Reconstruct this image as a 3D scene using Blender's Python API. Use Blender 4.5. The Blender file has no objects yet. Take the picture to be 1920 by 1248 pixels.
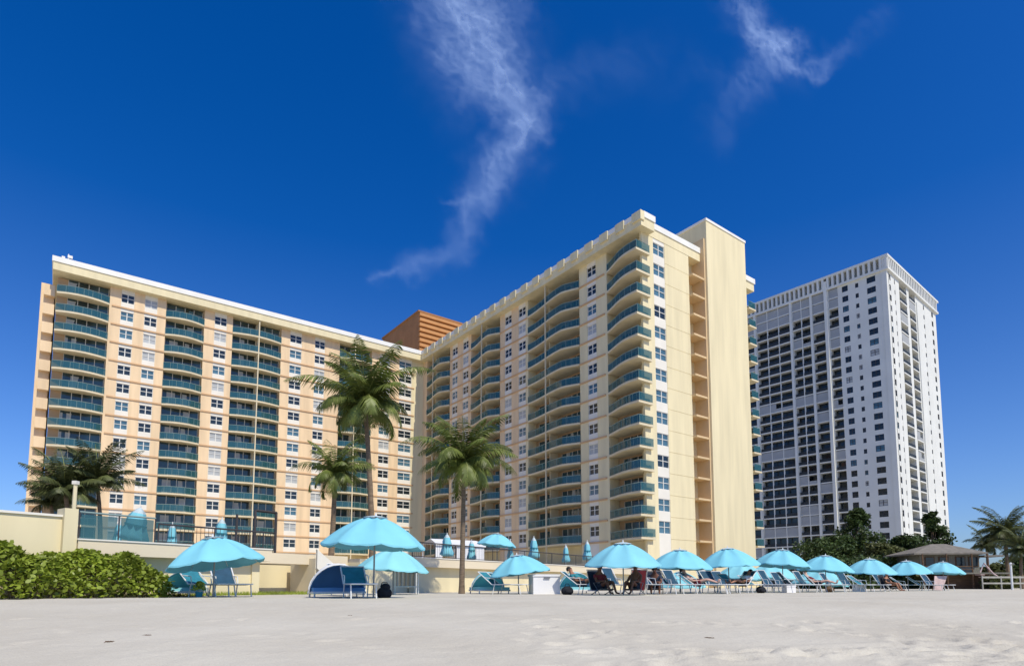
import bpy, math, random
import numpy as np
from mathutils import Vector, Matrix
random.seed(7); rng = np.random.default_rng(7)
S = bpy.context.scene
COL = S.collection
R = math.radians
# ------------------------------------------------------------------ camera
F, CX, HY, EYE = 1135.0, 960.0, 1097.0, 0.32
PITCH = math.atan(F / 12500.0)
CY = HY - F * math.tan(PITCH)
cam = bpy.data.cameras.new('camera'); cam_o = bpy.data.objects.new('camera', cam); COL.objects.link(cam_o)
cam.sensor_width = 36; cam.lens = F * 36 / 1920; cam.shift_y = (CY - 624) / 1920
cam.clip_start = 0.05; cam.clip_end = 12000
cam_o.location = (0, 0, EYE); cam_o.rotation_euler = (math.pi / 2 + PITCH, 0, 0)
S.camera = cam_o
# ------------------------------------------------------------------ sky and sun
SUN_AZ, SUN_EL = R(140.5), R(52)
w = bpy.data.worlds.new('World'); S.world = w; w.use_nodes = True
nt = w.node_tree; nt.nodes.clear()
out = nt.nodes.new('ShaderNodeOutputWorld'); bg = nt.nodes.new('ShaderNodeBackground')
sky = nt.nodes.new('ShaderNodeTexSky'); sky.sky_type = 'NISHITA'; sky.sun_disc = False
sky.sun_elevation = SUN_EL; sky.sun_rotation = SUN_AZ
sky.altitude = 0; sky.air_density = 1.0; sky.dust_density = 0.9; sky.ozone_density = 3.0
hs = nt.nodes.new('ShaderNodeHueSaturation'); hs.inputs['Saturation'].default_value = 1.44; hs.inputs['Value'].default_value = 0.92
gm = nt.nodes.new('ShaderNodeGamma'); gm.inputs[1].default_value = 1.0
nt.links.new(sky.outputs[0], hs.inputs['Color']); nt.links.new(hs.outputs[0], gm.inputs[0])
tint = nt.nodes.new('ShaderNodeMix'); tint.data_type = 'RGBA'; tint.blend_type = 'MULTIPLY'; tint.inputs[0].default_value = 1; tint.inputs[7].default_value = (.83, 1.06, 1.56, 1)
wtc = nt.nodes.new('ShaderNodeTexCoord'); wsx = nt.nodes.new('ShaderNodeSeparateXYZ'); wmr = nt.nodes.new('ShaderNodeMapRange')
wmr.inputs[1].default_value = .02; wmr.inputs[2].default_value = .5; wmr.inputs[3].default_value = .2; wmr.inputs[4].default_value = 1.0
nt.links.new(wtc.outputs['Generated'], wsx.inputs[0]); nt.links.new(wsx.outputs['Z'], wmr.inputs[0]); nt.links.new(wmr.outputs[0], hs.inputs['Fac'])   # clearer, deeper air overhead
nt.links.new(gm.outputs[0], tint.inputs[6]); nt.links.new(tint.outputs[2], bg.inputs[0]); bg.inputs[1].default_value = 0.097
nt.links.new(bg.outputs[0], out.inputs[0])
sd = bpy.data.lights.new('sun', 'SUN'); sd.energy = 4.1; sd.angle = R(0.5); sd.color = (1.0, 0.935, 0.78)
so = bpy.data.objects.new('sun', sd); COL.objects.link(so)
sdir = Vector((math.sin(SUN_AZ) * math.cos(SUN_EL), math.cos(SUN_AZ) * math.cos(SUN_EL), math.sin(SUN_EL)))
so.rotation_euler = sdir.to_track_quat('Z', 'Y').to_euler(); so.location = (30, -40, 80)
S.view_settings.view_transform = 'Standard'; S.view_settings.look = 'None'
S.view_settings.exposure = 0.0; S.view_settings.gamma = 1.0

# ------------------------------------------------------------------ helpers
def pix(x, y, Y):
    a = (x - CX) / F; b = (CY - y) / F
    d = Vector((a, math.cos(PITCH) - b * math.sin(PITCH), math.sin(PITCH) + b * math.cos(PITCH)))
    return Vector((0, 0, EYE)) + d * (Y / d.y)
def xat(x, Y): return (x - CX) / F * Y * 1.001

class MB:
    def __init__(s): s.v = []; s.f = []; s.m = []; s.mi = 0
    def quad(s, *p):
        n = len(s.v); s.v += [tuple(q) for q in p]; s.f.append(tuple(range(n, n + len(p)))); s.m.append(s.mi); return s
    def box(s, x0, x1, y0, y1, z0, z1):
        n = len(s.v)
        s.v += [(x0,y0,z0),(x1,y0,z0),(x1,y1,z0),(x0,y1,z0),(x0,y0,z1),(x1,y0,z1),(x1,y1,z1),(x0,y1,z1)]
        for q in ((0,3,2,1),(4,5,6,7),(0,1,5,4),(1,2,6,5),(2,3,7,6),(3,0,4,7)):
            s.f.append(tuple(n + i for i in q)); s.m.append(s.mi)
        return s
    def prism(s, pts, z0, z1):
        n = len(s.v); k = len(pts)
        s.v += [(p[0], p[1], z0) for p in pts] + [(p[0], p[1], z1) for p in pts]
        s.f.append(tuple(n + i for i in reversed(range(k)))); s.m.append(s.mi)
        s.f.append(tuple(n + k + i for i in range(k))); s.m.append(s.mi)
        for i in range(k):
            j = (i + 1) % k; s.f.append((n + i, n + j, n + k + j, n + k + i)); s.m.append(s.mi)
        return s
    def tube(s, pts, rad, k=6, cap=True):
        pts = [Vector(p) for p in pts]
        if not hasattr(rad, '__len__'): rad = [rad] * len(pts)
        n = len(s.v)
        for i, p in enumerate(pts):
            d = (pts[min(i + 1, len(pts) - 1)] - pts[max(i - 1, 0)]).normalized()
            a = d.orthogonal() if abs(d.z) < .95 else Vector((1, 0, 0)) - d * d.x
            if abs(d.z) < .95: a = d.cross(Vector((0, 0, 1)))
            a.normalize(); b = d.cross(a)
            for j in range(k):
                t = 2 * math.pi * j / k; s.v.append(tuple(p + (a * math.cos(t) + b * math.sin(t)) * rad[i]))
        for i in range(len(pts) - 1):
            for j in range(k):
                q = n + i * k; j2 = (j + 1) % k
                s.f.append((q + j, q + j2, q + k + j2, q + k + j)); s.m.append(s.mi)
        if cap:
            s.f.append(tuple(n + j for j in reversed(range(k)))); s.m.append(s.mi)
            q = n + (len(pts) - 1) * k; s.f.append(tuple(q + j for j in range(k))); s.m.append(s.mi)
        return s
    def ball(s, c, rx, ry, rz, ku=10, kv=7, z0=-1.0):
        n = len(s.v)
        for i in range(kv + 1):
            t = z0 + (1 - z0) * i / kv; t = math.sin(t * math.pi / 2); r = math.sqrt(max(0, 1 - t * t))
            for j in range(ku):
                a = 2 * math.pi * j / ku; s.v.append((c[0] + rx * r * math.cos(a), c[1] + ry * r * math.sin(a), c[2] + rz * t))
        for i in range(kv):
            for j in range(ku):
                j2 = (j + 1) % ku; q = n + i * ku
                s.f.append((q + j, q + j2, q + ku + j2, q + ku + j)); s.m.append(s.mi)
        return s
    def mesh(s, name, mats, smooth=False):
        me = bpy.data.meshes.new(name); me.from_pydata(s.v, [], s.f)
        for m in (mats if isinstance(mats, (list, tuple)) else [mats]): me.materials.append(m)
        me.polygons.foreach_set('material_index', s.m)
        if smooth: me.polygons.foreach_set('use_smooth', [True] * len(s.f))
        me.update(); return me
    def build(s, name, mats, parent=None, smooth=False):
        return put(name, s.mesh(name, mats, smooth), parent)
def put(name, me, parent=None, loc=(0, 0, 0), rot=(0, 0, 0)):
    o = bpy.data.objects.new(name, me); COL.objects.link(o); o.parent = parent; o.location = loc; o.rotation_euler = rot
    return o
def tag(o, label=None, cat=None, group=None, kind=None):
    if label: o['label'] = label
    if cat: o['category'] = cat
    if group: o['group'] = group
    if kind: o['kind'] = kind
    return o
def thing(name, label, cat, loc=(0, 0, 0), rz=0, group=None):
    o = bpy.data.objects.new(name, None); COL.objects.link(o); o.empty_display_size = .3
    o.location = loc; o.rotation_euler = (0, 0, rz); return tag(o, label, cat, group)
def dup(o, parent=None):
    c = o.copy(); COL.objects.link(c); c.parent = parent
    for ch in o.children: dup(ch, c)
    return c

MATS = {}
def mat(name, col, rough=.7, amt=.12, scale=2.0, bump=0, bscale=None, spec=.3, metal=0, translucent=0, stretch=None):
    m = bpy.data.materials.new(name); m.use_nodes = True; t = m.node_tree; N = t.nodes; L = t.links
    b = N['Principled BSDF']; b.inputs['Roughness'].default_value = rough; b.inputs['Metallic'].default_value = metal
    b.inputs['Specular IOR Level'].default_value = spec
    tc = N.new('ShaderNodeTexCoord'); no = N.new('ShaderNodeTexNoise'); no.inputs['Scale'].default_value = scale; no.inputs['Detail'].default_value = 5
    src = tc.outputs['Object']
    if stretch:
        mp = N.new('ShaderNodeMapping'); mp.inputs['Scale'].default_value = stretch; L.new(src, mp.inputs[0]); src = mp.outputs[0]
    L.new(src, no.inputs['Vector'])
    r = N.new('ShaderNodeValToRGB'); r.color_ramp.elements[0].position = .3; r.color_ramp.elements[1].position = .7
    r.color_ramp.elements[0].color = tuple(min(1, c * (1 - amt)) for c in col) + (1,)
    r.color_ramp.elements[1].color = tuple(min(1, c * (1 + amt)) for c in col) + (1,)
    L.new(no.outputs[0], r.inputs[0]); L.new(r.outputs[0], b.inputs['Base Color'])
    if bump:
        n2 = N.new('ShaderNodeTexNoise'); n2.inputs['Scale'].default_value = bscale or scale * 8; n2.inputs['Detail'].default_value = 6
        L.new(src, n2.inputs['Vector'])
        bp = N.new('ShaderNodeBump'); bp.inputs['Strength'].default_value = bump; bp.inputs['Distance'].default_value = .03
        L.new(n2.outputs[0], bp.inputs['Height']); L.new(bp.outputs[0], b.inputs['Normal'])
    if translucent:
        o = N['Material Output']; tr = N.new('ShaderNodeBsdfTranslucent'); mx = N.new('ShaderNodeMixShader'); mx.inputs[0].default_value = translucent
        L.new(r.outputs[0], tr.inputs[0]); L.new(b.outputs[0], mx.inputs[1]); L.new(tr.outputs[0], mx.inputs[2]); L.new(mx.outputs[0], o.inputs[0])
    MATS[name] = m; return m
def glass(name, tint, gloss=.12, alpha=.7):
    m = bpy.data.materials.new(name); m.use_nodes = True; t = m.node_tree; N = t.nodes; L = t.links; N.clear()
    o = N.new('ShaderNodeOutputMaterial'); tr = N.new('ShaderNodeBsdfTransparent'); gl = N.new('ShaderNodeBsdfGlossy'); df = N.new('ShaderNodeBsdfDiffuse')
    m1 = N.new('ShaderNodeMixShader'); m2 = N.new('ShaderNodeMixShader')
    tr.inputs[0].default_value = tuple(.35 + .65 * c for c in tint) + (1,); df.inputs[0].default_value = tuple(tint) + (1,)
    gl.inputs[0].default_value = (.9, .95, .95, 1); gl.inputs['Roughness'].default_value = .08
    m1.inputs[0].default_value = 1 - alpha; L.new(tr.outputs[0], m1.inputs[1]); L.new(df.outputs[0], m1.inputs[2])
    m2.inputs[0].default_value = gloss; L.new(m1.outputs[0], m2.inputs[1]); L.new(gl.outputs[0], m2.inputs[2]); L.new(m2.outputs[0], o.inputs[0])
    return m
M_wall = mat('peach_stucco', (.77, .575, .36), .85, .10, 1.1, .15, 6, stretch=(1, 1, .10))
M_cream = mat('cream_stucco', (.745, .645, .41), .85, .08, 1.0, .15, 6, stretch=(1, 1, .10))
M_white = mat('white_stucco', (.77, .725, .63), .8, .05, .5)
M_slab = mat('slab_paint', (.68, .585, .40), .8, .08, .6)
M_band = mat('tan_band_paint', (.62, .40, .22), .8, .08, .6)
M_roofw = mat('roof_white', (.80, .78, .72), .7, .05, .6)
M_frame = mat('window_frame', (.72, .70, .64), .5, .05, 3)
M_dark = mat('dark_pane', (.018, .028, .035), .08, .5, .5, spec=.6)
M_blue = mat('bluish_pane', (.07, .15, .20), .08, .35, .6, spec=.6)
M_blind = mat('blind_pane', (.42, .43, .42), .3, .15, .8, spec=.5)
M_door = mat('sliding_door_glass', (.022, .055, .065), .07, .6, .35, spec=.7)
M_railg = glass('teal_railing_glass', (.035, .135, .145), .06, .42)
M_rail = mat('rail_paint', (.22, .30, .28), .5, .05, 3)
M_inner = mat('balcony_wall', (.48, .32, .18), .85, .06, .4)
M_brick = mat('rust_brown_cladding', (.34, .165, .07), .8, .12, .5)
M_louvre = mat('orange_louvre', (.50, .24, .09), .7, .08, .8)
M_shadegold = mat('recess_shade_gold', (.66, .48, .27), .85, .06, .4)  # cream wall toned gold, with the shade of the recess in the colour
M_tow = mat('tower_white_paint', (.70, .695, .64), .75, .06, .15)
M_towg = mat('tower_grey_paint', (.36, .37, .37), .8, .06, .3)
M_towp = mat('tower_parapet', (.032, .038, .042), .6, .15, .4)
M_cyan = mat('turquoise_canvas', (.225, .59, .69), .75, .05, 1.5, .08, 60, translucent=.03)
M_cyanf = mat('faded_turquoise_canvas', (.235, .585, .68), .8, .08, 1.2, .1, 40, translucent=.04)
M_cyan2 = mat('aqua_canvas', (.28, .66, .71), .75, .05, 1.5, translucent=.1)
M_top = mat('pale_canvas', (.62, .74, .78), .75, .05, 2, translucent=.2)
M_blueh = mat('blue_canvas', (.20, .45, .74), .7, .08, 2, translucent=.4)
M_navy = mat('navy_sling', (.02, .07, .12), .7, .15, 6)
M_teal = mat('teal_sling', (.03, .20, .26), .7, .15, 5)
M_wmet = mat('white_metal', (.72, .72, .70), .4, .05, 5)
M_gmet = mat('grey_metal', (.25, .25, .25), .4, .1, 5, metal=.4)
M_dmet = mat('dark_metal', (.05, .045, .045), .5, .1, 5)
M_wood = mat('brown_timber', (.13, .075, .04), .8, .3, 2, .3, 20, stretch=(1, 1, 6))
M_woodg = mat('grey_timber', (.20, .19, .15), .8, .25, 2, .3, 20, stretch=(6, 1, 1))
M_woodl = mat('weathered_timber', (.42, .40, .34), .85, .2, 3, .2, 20)
M_shing = mat('shingle_roof', (.20, .18, .15), .9, .2, 3, .4, 12)
M_pink = mat('pale_pink_cloth', (.62, .46, .42), .8, .2, 4)
M_plast = mat('white_plastic', (.80, .79, .78), .45, .03, 2)
M_black = mat('black_fabric', (.012, .013, .018), .8, .3, 8)
M_trunk = mat('palm_trunk', (.20, .145, .095), .9, .35, 3, .6, 16, stretch=(1, 1, 7))
M_frond = mat('palm_frond', (.15, .185, .04), .45, .55, 1.2, spec=.4, translucent=.25)
M_frondd = mat('dark_palm_frond', (.085, .10, .034), .5, .5, 1.0, spec=.3, translucent=.2)
M_rib = mat('frond_rib', (.26, .28, .08), .6, .2, 3)
M_hedge = mat('sea_grape_leaf', (.25, .31, .035), .45, .5, 1.1, spec=.4, translucent=.25)
M_twig = mat('twig', (.10, .07, .04), .9, .2, 5)
M_tree = mat('dark_leaf', (.060, .092, .026), .5, .5, .7, spec=.3, translucent=.2)
M_tree2 = mat('olive_leaf', (.11, .12, .04), .5, .5, .7, spec=.3, translucent=.2)
M_bark = mat('bark', (.09, .065, .045), .9, .3, 4, .5, 20)
M_skin1 = mat('tan_skin', (.36, .17, .10), .55, .1, 6)
M_skin2 = mat('fair_skin', (.60, .36, .27), .55, .08, 6)
M_skin3 = mat('brown_skin', (.17, .075, .045), .55, .1, 6)
M_hair = mat('dark_hair', (.018, .012, .009), .6, .3, 12)
M_red = mat('maroon_cloth', (.16, .02, .03), .8, .15, 6)
M_swim = mat('dark_swimwear', (.02, .03, .05), .8, .2, 6)
M_tee = mat('teal_shirt', (.03, .22, .26), .8, .1, 6)
M_wtee = mat('white_shirt', (.72, .72, .70), .8, .05, 6)

# ------------------------------------------------------------------ numpy noise
def vnoise(x, y, seed):
    xi = np.floor(x).astype(np.int64); yi = np.floor(y).astype(np.int64); fx = x - xi; fy = y - yi
    fx = fx * fx * (3 - 2 * fx); fy = fy * fy * (3 - 2 * fy)
    def h(a, b):
        n = (a * 374761393 + b * 668265263 + seed * 1442695041) & 0xffffffff
        n = ((n ^ (n >> 13)) * 1274126177) & 0xffffffff
        return ((n ^ (n >> 16)) & 0xffff) / 65535.0
    return (h(xi, yi) * (1 - fx) + h(xi + 1, yi) * fx) * (1 - fy) + (h(xi, yi + 1) * (1 - fx) + h(xi + 1, yi + 1) * fx) * fy
def fbm(x, y, seed, oct=5):
    s = 0; a = .5
    for i in range(oct): s = s + a * vnoise(x, y, seed + i * 17); x = x * 2.03 + 11.3; y = y * 2.03 + 5.7; a *= .5
    return s

# ------------------------------------------------------------------ sand
def grid_mesh(name, X, Y, Z, m):
    ny, nx = X.shape; me = bpy.data.meshes.new(name)
    me.vertices.add(nx * ny); me.vertices.foreach_set('co', np.stack([X, Y, Z], -1).astype(np.float32).ravel())
    i = np.arange(nx * ny).reshape(ny, nx)
    q = np.stack([i[:-1, :-1], i[:-1, 1:], i[1:, 1:], i[1:, :-1]], -1).reshape(-1, 4)
    me.loops.add(q.size); me.loops.foreach_set('vertex_index', q.ravel().astype(np.int32))
    me.polygons.add(len(q)); me.polygons.foreach_set('loop_start', (np.arange(len(q)) * 4).astype(np.int32))
    me.polygons.foreach_set('use_smooth', np.ones(len(q), bool))
    me.materials.append(m); me.update(calc_edges=True); me.validate(); return me
def ground_h(x, y):
    h = np.where(y < 12.5, -.055 * (12.5 - y), 0.0)
    k = np.clip((y - 10.5) / 4.0, 0, 1); h = np.where(y < 10.5, h, -.11 * (1 - k) ** 2)
    return np.maximum(h, -.9)
def make_sand():
    def axis(lo, hi, st, far):
        a = list(np.arange(lo, hi, st)); g = st; b = hi
        while b < far: b += g; a.append(b); g *= 1.22
        g = st; b = lo
        while b > -far: g *= 1.22; b -= g; a.insert(0, b)
        return np.array(a)
    xs = axis(-13, 14, .055, 4000); ys = axis(3.2, 16, .045, 6000)
    X, Y = np.meshgrid(xs, ys); Z = ground_h(X, Y)
    near = np.exp(-np.clip(Y - 14, 0, None) / 4) * np.clip((Y + 20) / 20, 0, 1)
    near = near * np.exp(-np.clip(np.abs(X) - 14, 0, None) / 6)
    Z = Z + near * (.05 * (fbm(X * .35, Y * .5, 3) - .5) + .035 * (fbm(X * 1.3, Y * 1.5, 9) - .5) + .018 * (fbm(X * 5, Y * 6, 21) - .5))
    dents = []
    for tr in range(7):                                   # trails of footprints, mostly on the right
        x0 = rng.uniform(1, 12); y0 = rng.uniform(3.4, 8); ang = rng.uniform(-.5, .9) + (math.pi if rng.random() < .5 else 0)
        for k in range(26):
            s = k * .36; side = .11 * (1 if k % 2 else -1)
            dents.append((x0 + math.cos(ang) * s - math.sin(ang) * side, y0 + math.sin(ang) * s + math.cos(ang) * side, ang, .05))
    for k in range(160): dents.append((rng.uniform(0, 14), rng.uniform(3.3, 9), rng.uniform(0, 3.1), rng.uniform(.02, .05)))
    for k in range(60): dents.append((rng.uniform(-12, 2), rng.uniform(3.3, 11), rng.uniform(0, 3.1), rng.uniform(.008, .025)))
    for (dx, dy, a, dep) in dents:
        i0, i1 = np.searchsorted(xs, [dx - .5, dx + .5]); j0, j1 = np.searchsorted(ys, [dy - .5, dy + .5])
        if i1 <= i0 or j1 <= j0: continue
        xx = X[j0:j1, i0:i1] - dx; yy = Y[j0:j1, i0:i1] - dy
        p = (xx * math.cos(a) + yy * math.sin(a)) / .14; q = (-xx * math.sin(a) + yy * math.cos(a)) / .075; r2 = p * p + q * q
        Z[j0:j1, i0:i1] += dep * (-np.exp(-r2) + .45 * np.exp(-(np.sqrt(r2) - 1.7) ** 2 / .3))
    for off in (0, 1.5):                                  # shallow vehicle ruts curving across the right foreground
        yc = 4.3 + .22 * (X - 2) + off + .3 * np.sin(X * .5); msk = np.clip((X - 2) / 2, 0, 1) * np.clip((16 - X) / 3, 0, 1)
        Z += msk * (-.022 * np.exp(-((Y - yc) / .13) ** 2) * (1 + .5 * np.sin(X * 40)) + .012 * np.exp(-((np.abs(Y - yc) - .25) / .08) ** 2))
    m = bpy.data.materials.new('pale_sand'); m.use_nodes = True; t = m.node_tree; N = t.nodes; L = t.links; b = N['Principled BSDF']
    b.inputs['Roughness'].default_value = .95; b.inputs['Specular IOR Level'].default_value = .1
    tc = N.new('ShaderNodeTexCoord')
    n1 = N.new('ShaderNodeTexNoise'); n1.inputs['Scale'].default_value = .45; n1.inputs['Detail'].default_value = 8; L.new(tc.outputs['Object'], n1.inputs[0])
    r1 = N.new('ShaderNodeValToRGB'); e = r1.color_ramp.elements; e[0].position = .25; e[1].position = .75
    e[0].color = (.52, .475, .385, 1); e[1].color = (.62, .58, .485, 1); L.new(n1.outputs[0], r1.inputs[0])
    n2 = N.new('ShaderNodeTexNoise'); n2.inputs['Scale'].default_value = 70; n2.inputs['Detail'].default_value = 4; L.new(tc.outputs['Object'], n2.inputs[0])
    r2 = N.new('ShaderNodeValToRGB'); r2.color_ramp.elements[0].position = .3; r2.color_ramp.elements[0].color = (.86, .85, .84, 1); r2.color_ramp.elements[1].position = .55
    L.new(n2.outputs[0], r2.inputs[0])
    mx = N.new('ShaderNodeMix'); mx.data_type = 'RGBA'; mx.blend_type = 'MULTIPLY'; mx.inputs[0].default_value = 1
    L.new(r1.outputs[0], mx.inputs[6]); L.new(r2.outputs[0], mx.inputs[7]); L.new(mx.outputs[2], b.inputs['Base Color'])
    n3 = N.new('ShaderNodeTexNoise'); n3.inputs['Scale'].default_value = 14; n3.inputs['Detail'].default_value = 9; n3.inputs['Roughness'].default_value = .65; L.new(tc.outputs['Object'], n3.inputs[0])
    bp = N.new('ShaderNodeBump'); bp.inputs['Strength'].default_value = .5; bp.inputs['Distance'].default_value = .03
    L.new(n3.outputs[0], bp.inputs['Height']); L.new(bp.outputs[0], b.inputs['Normal'])
    tag(put('sand_beach', grid_mesh('sand_beach', X, Y, Z, m)), kind='structure')
make_sand()

# ------------------------------------------------------------------ thin cirrus streaks, high horizontal sheets far beyond the buildings
def make_cloud(label, lines, x0, x1, y0, y1, alt, seed, nx=340, ny=400):
    xs = np.linspace(x0, x1, nx); ys = np.linspace(y0, y1, ny); PX, PY = np.meshgrid(xs, ys)
    wx = PX + 75 * (fbm(PX / 70, PY / 70, seed) - .5) + 22 * (fbm(PX / 20, PY / 20, seed + 5) - .5)
    wy = PY + 60 * (fbm(PX / 70, PY / 70, seed + 50) - .5) + 22 * (fbm(PX / 20, PY / 20, seed + 55) - .5)
    D = np.zeros_like(PX)
    for pts in lines:
        for (ax, ay, aw, ai), (bx, by, bw, bi) in zip(pts[:-1], pts[1:]):
            dx, dy = bx - ax, by - ay; tt = np.clip(((wx - ax) * dx + (wy - ay) * dy) / (dx * dx + dy * dy), 0, 1)
            d = np.hypot(wx - ax - tt * dx, wy - ay - tt * dy); W = aw + (bw - aw) * tt
            D = np.maximum(D, (ai + (bi - ai) * tt) * np.exp(-(d / W) ** 2))
    tex = .22 + .55 * fbm(wx / 40 + wy / 60, wy / 80 - wx / 110, seed + 90, 4) + .42 * fbm(wx / 11 - wy / 34, wy / 40 + wx / 60, seed + 131, 4) ** 1.4
    D = np.clip(D ** 1.1 * tex * .58, 0, 1)
    edge = np.minimum(np.minimum(PX - x0, x1 - PX), np.minimum(PY - y0, y1 - PY)) / 25
    D *= np.clip(edge, 0, 1)
    a = (PX - CX) / F; b = (CY - PY) / F
    dyy = math.cos(PITCH) - b * math.sin(PITCH); dz = math.sin(PITCH) + b * math.cos(PITCH)
    k = (alt - EYE) / dz
    Z = np.full_like(PX, alt) + 40 * (fbm(PX / 40, PY / 40, seed + 7) - .5)
    m = bpy.data.materials.new('cirrus'); m.use_nodes = True; t = m.node_tree; N = t.nodes; L = t.links; N.clear()
    o = N.new('ShaderNodeOutputMaterial'); tr = N.new('ShaderNodeBsdfTransparent'); df = N.new('ShaderNodeBsdfTranslucent'); mx = N.new('ShaderNodeMixShader')
    d2 = N.new('ShaderNodeBsdfDiffuse'); ad = N.new('ShaderNodeAddShader')
    df.inputs[0].default_value = (.50, .64, .86, 1); d2.inputs[0].default_value = (.22, .27, .34, 1); L.new(df.outputs[0], ad.inputs[0]); L.new(d2.outputs[0], ad.inputs[1])
    at = N.new('ShaderNodeAttribute'); at.attribute_name = 'cloud_cover'
    L.new(at.outputs['Fac'], mx.inputs[0]); L.new(tr.outputs[0], mx.inputs[1]); L.new(ad.outputs[0], mx.inputs[2]); L.new(mx.outputs[0], o.inputs[0])
    me = grid_mesh('cirrus_cloud', a * k, dyy * k, Z, m)
    at = me.attributes.new('cloud_cover', 'FLOAT', 'POINT'); at.data.foreach_set('value', D.astype(np.float32).ravel())
    ob = put('cirrus_cloud', me); tag(ob, label, 'cloud', 'thin clouds in the blue sky')
    ob.visible_shadow = True
make_cloud('long wispy white cloud trailing down to a thin tail between the hotel wings',
    [[(850,-30,75,.75),(885,60,80,.85),(915,130,70,.8),(955,180,50,.75),(965,225,38,.6),(985,265,24,.75),(950,300,42,.6),(915,345,36,.55),(880,385,34,.5),(870,430,28,.35),(850,475,24,.3),(790,500,18,.28),(700,540,10,.18)],
     [(985,265,16,.5),(1005,262,8,.3)],[(960,180,26,.22),(1080,140,40,.09),(1220,110,50,.05)],[(870,385,18,.35),(825,378,8,.25)]],
    560, 1330, -90, 600, 1500, 11)
make_cloud('small faint white cloud patch high in the sky above the white tower block',
    [[(1370,-10,26,.25),(1420,50,26,.5),(1450,85,30,.8),(1480,112,30,.6),(1540,128,12,.25),(1600,90,20,.08),(1660,20,20,.07)],
     [(1450,120,30,.25),(1380,190,36,.12),(1350,245,30,.08)],[(1300,120,24,.05),(1370,180,30,.07)]],
    1230, 1720, -90, 330, 1500, 41, 300, 260)

# ------------------------------------------------------------------ the L-shaped hotel
HOT = thing('apartment_building', 'large cream and peach L shaped hotel block with rows of curved balconies', 'building', (-18.62, 120.53, 0), R(36.8))
FH = 2.86; NF = 14
def slab_z(k): return 43.45 - FH * k               # top of the slab of storey k, counted from the roof
ROT = {'L': 0.0, 'R': -math.pi / 2, 'E': 0.0}
def P(face, s, d, z):
    if face == 'L': return (s, 1.2 - d, z)
    if face == 'R': return (1.2 - d, -s, z)
    return (s, -57.6 - d, z)
def bx(mb, face, s0, s1, d0, d1, z0, z1):
    p = P(face, s0, d0, z0); q = P(face, s1, d1, z1)
    mb.box(min(p[0], q[0]), max(p[0], q[0]), min(p[1], q[1]), max(p[1], q[1]), z0, z1)
BAYS = {'L': [(-59.7,-53.2,None,'b'),(-45.6,-40.0,None,'b'),(-35.6,-27.5,-31.5,'b'),(-16.7,-10.2,-14.0,'b')],
        'R': [(.4,9.5,4.0,'c'),(17.0,26.1,21.8,'c'),(33.8,45.8,39.0,'c')]}
WINS = {'L': [(-50.85,1.74),(-47.7,1.74),(-37.5,1.9),(-24.9,2.1),(-20.5,1.9),(-7.4,2.2),(-2.9,2.8)],
        'R': [(11.3,1.9),(15.1,1.9),(28.4,1.9),(32.2,1.9),(48.3,1.8)]}
ENDW = (4.65, 2.3)
ZW = 1.45                                          # window centre above its slab
WH = 1.42
Z0, ZT = 3.4, 46.3
wl = MB(); wl.mi = 0
wl.box(-59.6, 15.8, 3.1, 16.5, 0, 46.2)            # cores
wl.box(3.1, 26.4, -56.2, 3.1, 0, 46.2)
for face, lo, hi in (('L', -59.75, 1.2), ('R', -1.2, 51.3)):
    cuts = sorted([(b[0], b[1], 'bay') for b in BAYS[face]] + [(c - wd / 2, c + wd / 2, 'win') for c, wd in WINS[face]])
    p = lo
    for a, b, t in cuts:
        wl.mi = 1 if face == 'L' or a < 33 else 0  # right wing piers near the inner corner go peach to imitate bounced light
        if a - p > .05: bx(wl, face, p, a, 0, -1.9, Z0, ZT)
        p = b
    wl.mi = 0
    if hi - p > .05: bx(wl, face, p, hi, 0, -1.9, Z0, ZT)
# end face: window strip, plain wall with shallow joints, recess, stair tower
bx(wl, 'E', 1.25, 2.25, 0, -.35, Z0, ZT)
bx(wl, 'E', 2.25, ENDW[0] - ENDW[1] / 2, -.002, -1.4, Z0, ZT)
for k in range(NF + 1):
    z1 = slab_z(k) + FH - .03 if k else ZT; z0 = slab_z(k) + .02 if k < NF else Z0
    bx(wl, 'E', ENDW[0] + ENDW[1] / 2, 11.0, 0, -1.4, z0, z1)
    bx(wl, 'E', ENDW[0] + ENDW[1] / 2, 11.0, -.05, -1.4, z0 - .05, z0)
bx(wl, 'E', 1.25, 26.4, .05, -1.4, 0, Z0)
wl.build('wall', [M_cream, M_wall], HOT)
st = MB()
st.box(13.9, 23.6, -58.6, -48, 0, 52.1)
st.build('stair_tower', M_cream, HOT)
sc = MB(); sc.box(13.8, 23.7, -58.7, -47.9, 52.1, 52.45); sc.build('tower_coping', M_roofw, HOT)
rc = MB(); rc.box(11.0, 13.9, -53.0, -52.4, 0, 47.6); rc.box(13.62, 13.88, -58.3, -53.0, 0, 49.5); rc.build('stair_recess_wall', M_shadegold, HOT)  # back wall and plate over the tower side, shade put in as gold
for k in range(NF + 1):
    l = MB(); z = slab_z(k); l.box(11.02, 13.6, -57.4, -53, z - .16, z); l.box(11.0, 13.85, -58.25, -57.42, z - .2, z + .06); l.build('stair_landing', M_shadegold, HOT)  # landings share the painted gold shade of the recess
# left end fin, set back, with slab ends
fin = MB(); fin.box(-61.6, -60.0, 3.4, 14, 0, 45.2)
for k in range(NF): fin.box(-61.2, -59.9, 2.5, 3.4, slab_z(k) - .3, slab_z(k) + 1.3)
fin.build('side_wing', M_wall, HOT)
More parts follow.
